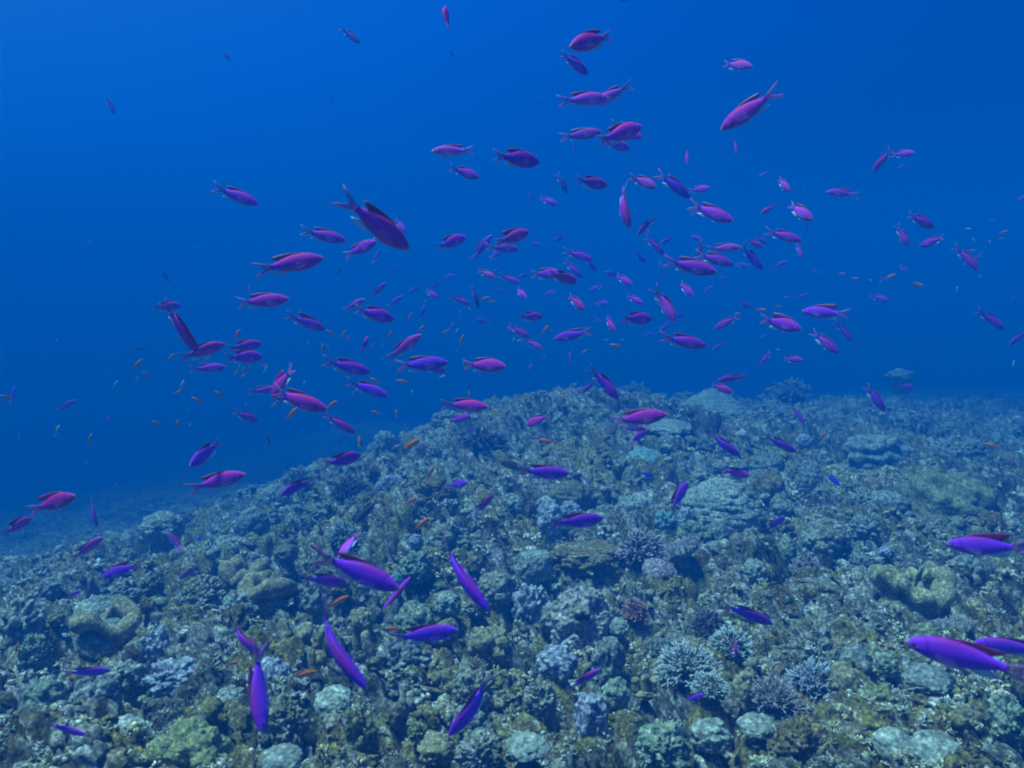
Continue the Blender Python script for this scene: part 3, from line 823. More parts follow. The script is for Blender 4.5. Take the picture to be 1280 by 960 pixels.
def unique(items):
    """items: dicts with base, place, x, y -> labels that each single one out"""
    by = {}
    for it in items: by.setdefault((it['base'], it['place']), []).append(it)
    out = {}
    for (b, p), L_ in by.items():
        if len(L_) == 1:
            L_[0]['label'] = f'{b} {p}'; continue
        sx = max(i['x'] for i in L_) - min(i['x'] for i in L_); sy = max(i['y'] for i in L_) - min(i['y'] for i in L_)
        L_.sort(key=lambda i: i['x'] if sx >= sy else i['y'])
        n_ = len(L_)
        a, z = ('leftmost', 'rightmost') if sx >= sy else ('topmost', 'lowest')
        side = 'left' if sx >= sy else 'top'
        nums = ['', 'second', 'third', 'fourth', 'fifth', 'sixth', 'seventh', 'eighth', 'ninth', 'tenth']
        cw = ['', '', 'two', 'three', 'four', 'five', 'six', 'seven', 'eight', 'nine', 'ten', 'eleven', 'twelve']
        for k, i in enumerate(L_):
            w = a if k == 0 else z if k == n_ - 1 else ('middle one' if n_ == 3 else f'{nums[min(k, 9)]} from {side}')
            i['label'] = f'{b} {p}, {w}'
    return items


def coral(px, py, w, h, kind, mat, label, cat='coral', d=None, sink=0.25, **kw):
    """build one coral where the line of sight of (px, py) meets the bed; w, h its size in photograph pixels"""
    g = np.random.default_rng(int(px * 7 + py * 13))
    dd = d or hit(px, py + 0.30 * h) or 9.0
    p = unproject(px, py + 0.30 * h, dd)
    rad = 0.5 * w * dd / FPX
    hh = h * dd / FPX
    z0 = p[2] - 0.01
    loc = (p[0], p[1] + 0.25 * rad, z0 - sink * 0.25 * hh)
    nm = {'dome': 'boulder_coral', 'terrace': 'terraced_coral', 'bush': 'branching_coral', 'table': 'table_coral', 'leather': 'leather_coral',
          'fingers': 'lobed_coral', 'rock': 'reef_rock', 'knob': 'knobby_coral', 'pillar': 'pillar_coral', 'slab': 'rock_slab', 'plate': 'plate_coral', 'burrow': 'burrowed_rock', 'mushroom': 'mushroom_coral', 'ring': 'ring_coral'}[kind]
    def emp():
        o = bpy.data.objects.new(nm, None); o.empty_display_size = 0.02; COL.objects.link(o); return o
    if kind == 'dome':
        o = link(nm, dome_mesh(nm, rad, rad * 0.9, hh * 0.75, MC[mat], g, lump=kw.get('lump', 0.25), lf=kw.get('lf', 2.4), fine=kw.get('fine', 0.06), flat=kw.get('flat', 0)))
    elif kind == 'knob':
        o = link(nm, dome_mesh(nm, rad, rad * 0.9, hh * 0.78, MC[mat], g, lump=0.5, lf=kw.get('lf', 2.6), fine=0.12))
    elif kind == 'pillar':
        o = link(nm, dome_mesh(nm, rad, rad * 0.95, hh * 0.8, MC[mat], g, lump=0.35, lf=2.0, fine=0.07, flat=0.8, under=0.2))
    elif kind == 'ring':
        o = link(nm, dome_mesh(nm, rad, rad * 0.9, hh * 0.75, MC[mat], g, lump=0.2, fine=0.07, ring=0.42))
    elif kind == 'terrace':
        o = link(nm, dome_mesh(nm, rad, rad * 0.9, hh * 0.9, MC[mat], g, lump=0.12, fine=0.07, terr=kw.get('terr', 0.16), peak=kw.get('peak', 0.0), nu=110, nv=90))
    elif kind in ('rock', 'slab'):
        o = link(nm, dome_mesh(nm, rad, rad * 0.85, hh * 0.8, MC[mat], g, lump=0.45, lf=1.9, fine=0.20, flat=0.55 if kind == 'slab' else 0, nu=100, nv=60))
    elif kind == 'burrow':
        o = emp()
        link('boulder', dome_mesh('boulder', rad, rad * 0.85, hh * 0.8, MC[mat], g, lump=0.35, lf=1.9, fine=0.18, nu=100, nv=60), o)
        link('burrow_shade_bump', dome_mesh('burrow_shade_bump', rad * 0.25, rad * 0.12, hh * 0.13, MC['hole'], g, lump=0.3, fine=0.22, nu=30, nv=16, under=1.0), o).location = (-rad * 0.05, -rad * 0.74, hh * 0.42)  # black bump standing in for the shade of the hole; nothing is hollowed
    elif kind == 'bush':
        o = emp()
        link('branches', branch_mesh('branches', rad, hh * 0.95, MT[mat], g, nb=kw.get('nb', 42), r=kw.get('r', 0.05), spread=kw.get('spread', 1.5)), o)
        link('base', dome_mesh('base', rad * 0.72, rad * 0.7, hh * 0.56, MC[kw.get('base', 'dark')], g, lump=0.3, fine=0.12, nu=40, nv=20), o)
    elif kind == 'table':
        o = emp()
        link('branchlets', branch_mesh('branchlets', rad, hh * 0.8, MT[mat], g, nb=kw.get('nb', 150), r=0.035, flatten=1.0, ns=4), o)
        link('plate', dome_mesh('plate', rad * 1.02, rad * 0.98, hh * 0.22, MC[kw.get('base', 'grey')], g, fine=0.10, nu=60, nv=24, under=0.9), o).location = (0, 0, hh * 0.25)
        link('stalk', dome_mesh('stalk', rad * 0.4, rad * 0.4, hh * 0.5, MC[kw.get('base', 'grey')], g, fine=0.10, nu=30, nv=16), o)
        o.rotation_euler = (R(kw.get('tilt', 10)), R(kw.get('tilty', 0)), g.uniform(0, 6))
    elif kind == 'plate':
        o = link(nm, dome_mesh(nm, rad, rad * 0.9, hh * 0.32, MC[mat], g, lump=0.15, fine=0.10, under=0.9))
        o.rotation_euler = (R(kw.get('tilt', 14)), R(kw.get('tilty', 0)), 0)
        loc = (loc[0], loc[1], loc[2] + 0.3 * hh)
    elif kind == 'mushroom':
        o = emp()
        link('cap', dome_mesh('cap', rad, rad * 0.95, hh * 0.36, MC[mat], g, lump=0.25, fine=0.12, under=0.85), o).location = (0, 0, hh * 0.55)
        link('stalk', dome_mesh('stalk', rad * 0.62, rad * 0.6, hh * 0.7, MC['grey'], g, lump=0.2, fine=0.12, under=0.2), o)
    elif kind == 'leather':
        o = emp()
        link('folded_rim', lobe_ring_mesh('folded_rim', rad, hh, MC[mat], g, nl=kw.get('nl', 7), wave=kw.get('wave', 0.4), thick=kw.get('thick', 0.36)), o)
        link('disc', dome_mesh('disc', rad * 0.72, rad * 0.70, hh * 0.62, MC[kw.get('inner', mat)], g, lump=kw.get('lump', 0.5), lf=1.6, fine=0.03, under=0.2), o)
        link('stalk', dome_mesh('stalk', rad * 0.80, rad * 0.76, hh * 0.5, MC[kw.get('inner', mat)], g, fine=0.05, under=0.6), o)
    elif kind == 'fingers':
        o = emp()
        for (ax, ay, bx_, bz_, r_) in kw['lobes']:
            link('lobe', finger_mesh('lobe', (ax * rad, ay * rad, 0), (bx_ * rad, ay * rad * 1.1, bz_ * hh), r_ * rad * 0.8, r_ * rad, MC[mat], g), o)
        link('base', dome_mesh('base', rad * 0.8, rad * 0.7, hh * 0.25, MC[mat], g, lump=0.3, fine=0.06, nu=40, nv=20), o)
    o.location = loc
    if kind not in ('table', 'plate'):
        o.rotation_euler = (0, 0, kw.get('rz', g.uniform(0, 6.28) if kind in ('dome', 'rock', 'bush', 'knob') else 0))
    tag(o, label, cat, group=kw.get('group'))
    return o

_its = [dict(base=f"{'small' if c[2] < 30 else 'middling'} {c[7]}", place=words_place(c[0], c[1] + 0.01), x=c[0], y=c[1], c=c) for c in MORE]
unique(_its)
_more = [(*i['c'][:6], i['label'], i['c'][8], dict(group='low coral heads between the larger colonies')) for i in _its]
for c in CORALS + _more:
    px, py, w, h, kd, mt, lb = c[:7]
    rest = c[7:]; cat_, kw = 'coral', {}
    for r_ in rest:
        if isinstance(r_, str): cat_ = r_
        else: kw = r_
    kw = dict(kw)
    coral(px, py, w, h, kd, mt, lb, cat_, **kw)

# ------------------------------------------------------------------ fish
def fish_mats(name, back, flank, belly, snout, fin, dorsal):
    """body tints follow the fish itself (its own back, flank, belly and snout), fins are thin and translucent"""
    m, t, b = new_mat(name)
    tc = node(t, 'ShaderNodeTexCoord'); sp = node(t, 'ShaderNodeSeparateXYZ'); t.links.new(tc.outputs['Generated'], sp.inputs[0])
    base = ramp(t, sp.outputs[2], [(0.08, belly), (0.40, flank), (0.70, flank), (0.95, back)])
    fs = ramp(t, sp.outputs[0], [(0.93, (0, 0, 0)), (0.985, (1, 1, 1))])
    base = mixrgb(t, base, snout, fs)
    # gill-cover edge and the pale cheek stripe
    vm_ = node(t, 'ShaderNodeVectorMath', operation='SUBTRACT'); vm_.inputs[1].default_value = (0.955, 0.5, 0.52); t.links.new(tc.outputs['Generated'], vm_.inputs[0])
    vs_ = node(t, 'ShaderNodeVectorMath', operation='MULTIPLY'); vs_.inputs[1].default_value = (1.0, 0.0, 0.34); t.links.new(vm_.outputs[0], vs_.inputs[0])
    vl_ = node(t, 'ShaderNodeVectorMath', operation='LENGTH'); t.links.new(vs_.outputs[0], vl_.inputs[0])
    base = mixrgb(t, base, ramp(t, vl_.outputs['Value'], [(0.185, (1, 1, 1)), (0.203, (0.55, 0.5, 0.55)), (0.222, (1, 1, 1))]), 1.0, 'MULTIPLY')
    st_ = node(t, 'ShaderNodeMath', operation='MULTIPLY_ADD'); st_.inputs[1].default_value = -0.5; st_.inputs[2].default_value = 0.93; t.links.new(sp.outputs[0], st_.inputs[0])
    df_ = node(t, 'ShaderNodeMath', operation='SUBTRACT'); t.links.new(sp.outputs[2], df_.inputs[0]); t.links.new(st_.outputs[0], df_.inputs[1])
    ab_ = node(t, 'ShaderNodeMath', operation='ABSOLUTE'); t.links.new(df_.outputs[0], ab_.inputs[0])
    near_ = ramp(t, ab_.outputs[0], [(0.015, (1, 1, 1)), (0.05, (0, 0, 0))]); only_ = ramp(t, sp.outputs[0], [(0.78, (0, 0, 0)), (0.84, (0.5, 0.5, 0.5))])
    mm_ = node(t, 'ShaderNodeMath', operation='MULTIPLY'); t.links.new(near_, mm_.inputs[0]); t.links.new(only_, mm_.inputs[1])
    base = mixrgb(t, base, snout, mm_.outputs[0])
    oi = node(t, 'ShaderNodeObjectInfo')
    base = mixrgb(t, base, oi.outputs['Color'], 1.0, 'MULTIPLY')
    sc = node(t, 'ShaderNodeTexVoronoi'); sc.inputs['Scale'].default_value = 60
    t.links.new(tc.outputs['Generated'], sc.inputs['Vector'])
    base = mixrgb(t, base, ramp(t, sc.outputs['Distance'], [(0.0, (1.12, 1.12, 1.12)), (0.9, (0.82, 0.82, 0.82))]), 0.8, 'MULTIPLY')
    t.links.new(base, b.inputs['Base Color'])
    b.inputs['Roughness'].default_value = 0.5; b.inputs['Specular IOR Level'].default_value = 0.14
    bp = node(t, 'ShaderNodeBump'); bp.inputs['Strength'].default_value = 0.25; bp.inputs['Distance'].default_value = 0.002
    t.links.new(sc.outputs['Distance'], bp.inputs['Height']); t.links.new(bp.outputs[0], b.inputs['Normal'])
    def fin_m(nm, c, alpha):
        f, tf, bf = new_mat(nm)
        tcf = node(tf, 'ShaderNodeTexCoord')
        wv = node(tf, 'ShaderNodeTexWave'); wv.inputs['Scale'].default_value = 9; wv.inputs['Distortion'].default_value = 1.5
        tf.links.new(tcf.outputs['Generated'], wv.inputs['Vector'])
        cc = mixrgb(tf, c, tuple(x * 0.6 for x in c), wv.outputs['Fac'])
        tf.links.new(cc, bf.inputs['Base Color']); bf.inputs['Roughness'].default_value = 0.5
        bf.inputs['Alpha'].default_value = alpha
        return f
    return dict(body=m, tail=fin_m(name + '_tail', fin, 0.55), dorsal=fin_m(name + '_dorsal', dorsal, 0.85))

PURPLE = fish_mats('purple_anthias', (0.44, 0.014, 0.34), (0.48, 0.028, 0.80), (0.56, 0.13, 0.88), (0.85, 0.30, 0.20), (0.55, 0.16, 0.58), (0.36, 0.012, 0.18))
ORANGE = fish_mats('orange_anthias', (0.75, 0.13, 0.02), (0.80, 0.19, 0.035), (0.80, 0.42, 0.22), (0.70, 0.22, 0.06), (0.70, 0.25, 0.08), (0.60, 0.14, 0.04))
PALE = fish_mats('pale_chromis', (0.30, 0.33, 0.26), (0.55, 0.60, 0.55), (0.80, 0.82, 0.80), (0.55, 0.55, 0.5), (0.6, 0.65, 0.6), (0.35, 0.38, 0.30))
DUSK = fish_mats('dusky_fish', (0.05, 0.045, 0.05), (0.09, 0.075, 0.07), (0.14, 0.12, 0.11), (0.08, 0.07, 0.07), (0.07, 0.06, 0.06), (0.04, 0.035, 0.04))
def plain(name, c, rough=0.4, alpha=1.0):
    m, t, b = new_mat(name); b.inputs['Base Color'].default_value = (*c, 1); b.inputs['Roughness'].default_value = rough; b.inputs['Alpha'].default_value = alpha
    return m
M_EYE = plain('fish_eye', (0.012, 0.008, 0.015), 0.15)
M_PALEFIN = plain('pale_fin', (0.55, 0.66, 0.85), 0.4, 0.75)
M_PECT = plain('clear_fin', (0.45, 0.25, 0.62), 0.5, 0.16)

# side profiles: (x, top, bottom, half width), snout at x = 1, tail root at x = 0.24; lengths in units of the whole fish
PROF = {
 'F': [(1.000,.004,-.004,.003),(0.985,.022,-.016,.014),(0.95,.050,-.040,.030),(0.90,.082,-.070,.044),(0.82,.118,-.104,.056),(0.72,.140,-.126,.062),(0.62,.143,-.130,.060),(0.52,.128,-.116,.052),(0.42,.098,-.088,.040),(0.33,.062,-.056,.026),(0.27,.044,-.040,.017),(0.235,.044,-.040,.010)],
 'M': [(1.000,.004,-.004,.003),(0.985,.018,-.014,.012),(0.95,.040,-.033,.026),(0.90,.064,-.055,.038),(0.82,.092,-.082,.049),(0.72,.108,-.100,.055),(0.62,.110,-.102,.054),(0.52,.099,-.090,.047),(0.42,.076,-.068,.036),(0.34,.050,-.044,.024),(0.28,.036,-.032,.015),(0.245,.036,-.032,.009)],
 'S': [(1.000,.004,-.004,.003),(0.985,.018,-.014,.014),(0.95,.042,-.036,.028),(0.90,.066,-.058,.040),(0.82,.098,-.088,.050),(0.70,.112,-.104,.054),(0.58,.105,-.096,.049),(0.46,.078,-.070,.038),(0.36,.050,-.044,.024),(0.26,.034,-.030,.012)],
}
PROF = {k: [(a, b * f, c * f, d * 1.08) for a, b, c, d in v] for (k, v), f in zip(PROF.items(), (1.09, 1.17, 1.0))}
def bendf(V, k):
    V = np.array(V, float)
    s = np.clip(0.72 - V[:, 0], 0, None)
    V[:, 1] += k * s ** 2 * 1.15
    V[:, 0] += abs(k) * s ** 2 * 0.25
    return V

def body_geo(kind, bend, ns=16):
    pr = np.array(PROF[kind])
    x = np.concatenate([np.linspace(1, .9, 7), np.linspace(.87, pr[-1, 0], 13)])
    xs = pr[::-1, 0]
    top, bot, wid = (np.interp(x, xs, pr[::-1, i]) for i in (1, 2, 3))
    an = np.arange(ns) / ns * 2 * math.pi
    cz = np.sin(an); cy_ = np.sign(np.cos(an)) * np.abs(np.cos(an)) ** 0.85
    Z = np.where(cz[None] > 0, cz[None] * top[:, None], -cz[None] * bot[:, None])
    V = np.stack([np.repeat(x[:, None], ns, 1), cy_[None] * wid[:, None], Z], -1).reshape(-1, 3)
    F = grid_faces(ns, len(x), wrap_u=True)
    V = np.r_[V, [[1.004, 0, 0]], [[x[-1] - 0.01, 0, 0]]]
    i = np.arange(ns); a = len(V) - 2
    T = np.concatenate([np.stack([i, np.full(ns, a), (i + 1) % ns], -1), np.stack([i + (len(x) - 1) * ns, (i + 1) % ns + (len(x) - 1) * ns, np.full(ns, a + 1)], -1)])
    return bendf(V, bend), [F[:, ::-1].copy(), T]

def fin_geo(outline_a, outline_b, bend, th=0.004, y0=0.0, splay=0.0):
    """a fin as a thin two-sided web between its root line and its free edge (same point count)"""
    A, B = np.array(outline_a, float), np.array(outline_b, float)
    n_ = len(A); rows = np.array([A + (B - A) * f for f in (0, 0.34, 0.68, 1.0)])
    def sheet(sgn):
        tt = np.array((1.0, 0.8, 0.55, 0.15))[:, None] * th * sgn * 0.5
        y = y0 + tt + splay * np.array((0, 0.34, 0.68, 1.0))[:, None] ** 1.0
        return np.stack([rows[..., 0], np.broadcast_to(y, rows.shape[:2]), rows[..., 1]], -1).reshape(-1, 3)
    V = np.r_[sheet(1), sheet(-1)]
    F = grid_faces(n_, 4); k = n_ * 4
    G = F[:, ::-1] + k
    ed = []
    loop = list(range(n_)) + [r * n_ + n_ - 1 for r in range(1, 4)] + list(range(4 * n_ - 2, 3 * n_ - 1, -1)) + [r * n_ for r in (2, 1)]
    for a, b in zip(loop, loop[1:] + loop[:1]):
        ed.append((b, a, a + k, b + k))
    return bendf(V, bend), np.concatenate([F, G, np.array(ed)])

def tail_geo(kind, bend):
    if kind == 'M': top, fork, r = (-0.02, 0.128), 0.140, 0.036
    elif kind == 'F': top, fork, r = (0.0, 0.125), 0.125, 0.042
    else: top, fork, r = (0.04, 0.105), 0.12, 0.032
    A = [(0.262, r), (0.258, r * 0.6), (0.256, 0.15 * r), (0.256, -0.15 * r), (0.258, -r * 0.6), (0.262, -r)]
    B = [(top[0], top[1]), (top[0] + 0.055, top[1] * 0.60), (fork, 0.02), (fork, -0.02), (top[0] + 0.055, -top[1] * 0.60), (top[0] + 0.015, -top[1])]
    # lobes: widen along the way by curving the outer edge
    V, F = fin_geo(A, B, bend)
    return V, F

def dorsal_geo(kind, bend, up):
    pr = np.array(PROF[kind]); xs = np.linspace(0.80, 0.37, 10)
    t0 = np.interp(xs, pr[::-1, 0], pr[::-1, 1]) - 0.006
    f = np.linspace(0, 1, 10)
    if up: hgt = 0.035 + 0.085 * f ** 1.6; hgt[-1] *= 0.80
    else: hgt = 0.012 + 0.052 * f ** 1.2; hgt[-1] *= 0.9
    hgt[0] = 0.004
    A = np.c_[xs, t0]; B = np.c_[xs - (0.03 + 0.085 * f), t0 + hgt]
    return fin_geo(A, B, bend)

def anal_geo(kind, bend):
    pr = np.array(PROF[kind]); xs = np.linspace(0.52, 0.37, 6)
    t0 = np.interp(xs, pr[::-1, 0], pr[::-1, 2]) + 0.006
    f = np.linspace(0, 1, 6)
    return fin_geo(np.c_[xs, t0], np.c_[xs - 0.05 - 0.07 * f, t0 - 0.030 - 0.030 * np.sin(f * 2.6)], bend)

def pelvic_geo(kind, bend, s):
    pr = np.array(PROF[kind]); xs = np.linspace(0.74, 0.70, 4)
    t0 = np.interp(xs, pr[::-1, 0], pr[::-1, 2]) + 0.008
    f = np.linspace(0, 1, 4)
    return fin_geo(np.c_[xs, t0], np.c_[xs - 0.13 + 0.03 * f, t0 - 0.045 + 0.02 * f], bend, y0=0.012 * s, splay=0.02 * s)

def pect_geo(kind, bend, s):
    xs = np.linspace(0, 1, 5)
    wd = np.interp(0.75, np.array(PROF[kind])[::-1, 0], np.array(PROF[kind])[::-1, 3])
    return fin_geo(np.c_[0.765 + 0 * xs, -0.025 + 0.03 * xs - 0.015], np.c_[0.62 + 0.035 * np.sin(xs * 3.1) * -1, -0.085 + 0.085 * xs], bend, y0=(wd * 0.92) * s, splay=0.05 * s, th=0.003)

def eye_geo(kind, s, pale=False):
    v, f = ico(2)
    pr = np.array(PROF[kind]); wd = np.interp(0.915, pr[::-1, 0], pr[::-1, 3])
    return v * np.array((0.017, 0.007, 0.017)) + np.array((0.915, s * wd * 0.88, 0.016)), f

_cache = {}
def cached(key, fn):
    if key not in _cache: _cache[key] = fn()
    return _cache[key]

SPEC = {'purple': PURPLE, 'orange': ORANGE, 'pale': PALE, 'dusk': DUSK}
def fish(name, pos, fwd, up, length, kind, spec, bend=0.0, raised=False, parts=True, color=(1, 1, 1), label='', group=None, cat='fish', fat=1.0):
    M_ = SPEC[spec]
    bend = round(bend, 2)
    if parts:
        def mk():
            V, F = body_geo(kind, bend)
            return mesh_np(name, V, F, (M_['body'],))
        o = link(name, cached((spec, kind, bend, 'body'), mk))
        ps = [('tail_fin', lambda: tail_geo(kind, bend), M_['tail']), ('dorsal_fin', lambda: dorsal_geo(kind, bend, raised), M_['dorsal']),
              ('anal_fin', lambda: anal_geo(kind, bend), M_PALEFIN)]
        for s in (1, -1):
            ps += [('pelvic_fin', lambda s=s: pelvic_geo(kind, bend, s), M_PALEFIN), ('pectoral_fin', lambda s=s: pect_geo(kind, bend, s), M_PECT), ('eye', lambda s=s: eye_geo(kind, s), M_EYE)]
        for k_, (pn, gf, mt) in enumerate(ps):
            def mk2(gf=gf, mt=mt, pn=pn):
                V, F = gf()
                return mesh_np(pn, V, F, (mt,), smooth=(pn in ('eye', 'tail_fin', 'dorsal_fin')))
            c = link(pn, cached((spec, kind, bend, raised, pn, k_), mk2), o)
            c.color = (*color, 1)
    else:
        def mk3():
            Vs, Fq, Ft, mi_q, mi_t, off = [], [], [], [], [], 0
            V, (Fb, Tb) = body_geo(kind, bend, 10)
            Vs.append(V); Fq.append(Fb); Ft.append(Tb); mi_q.append(np.zeros(len(Fb))); mi_t.append(np.zeros(len(Tb))); off += len(V)
            for gf, mi in ((tail_geo(kind, bend), 1), (dorsal_geo(kind, bend, raised), 2), (anal_geo(kind, bend), 3)):
                V, F = gf; Vs.append(V); Fq.append(F + off); mi_q.append(np.full(len(F), mi)); off += len(V)
            for s in (1, -1):
                V, F = pelvic_geo(kind, bend, s); Vs.append(V); Fq.append(F + off); mi_q.append(np.full(len(F), 3)); off += len(V)
                V, F = eye_geo(kind, s); Vs.append(V); Ft.append(F + off); mi_t.append(np.full(len(F), 4)); off += len(V)
            return mesh_np(name, np.concatenate(Vs), [np.concatenate(Fq), np.concatenate(Ft)], (M_['body'], M_['tail'], M_['dorsal'], M_PALEFIN, M_EYE), mat_idx=np.r_[np.concatenate(mi_q), np.concatenate(mi_t)])
        o = link(name, cached((spec, kind, bend, raised, 'one'), mk3))
    f = Vector(fwd).normalized(); u = Vector(up); u = (u - f * u.dot(f)).normalized(); s = u.cross(f)
    Mx = Matrix((f, s, u)).transposed().to_4x4()
    ctr = Vector(pos) - f * (0.5 * length)
    Mx.translation = ctr
    o.matrix_world = Mx @ Matrix.Diagonal((length, length * fat, length, 1))
    o.color = (*color, 1)
    tag(o, label, cat, group)
    return o

TINT = {'m': (1.15, 0.85, 0.66), 'v': (0.80, 0.85, 0.88), 'b': (0.52, 0.95, 1.10), 'p': (1.25, 2.2, 0.95), 'd': (0.30, 0.7, 0.55), 'w': (1.5, 3.2, 1.2), 'e': (0.10, 1.2, 1.6)}  # per-fish tints; blue-violet paints the blue ambient light on their backs

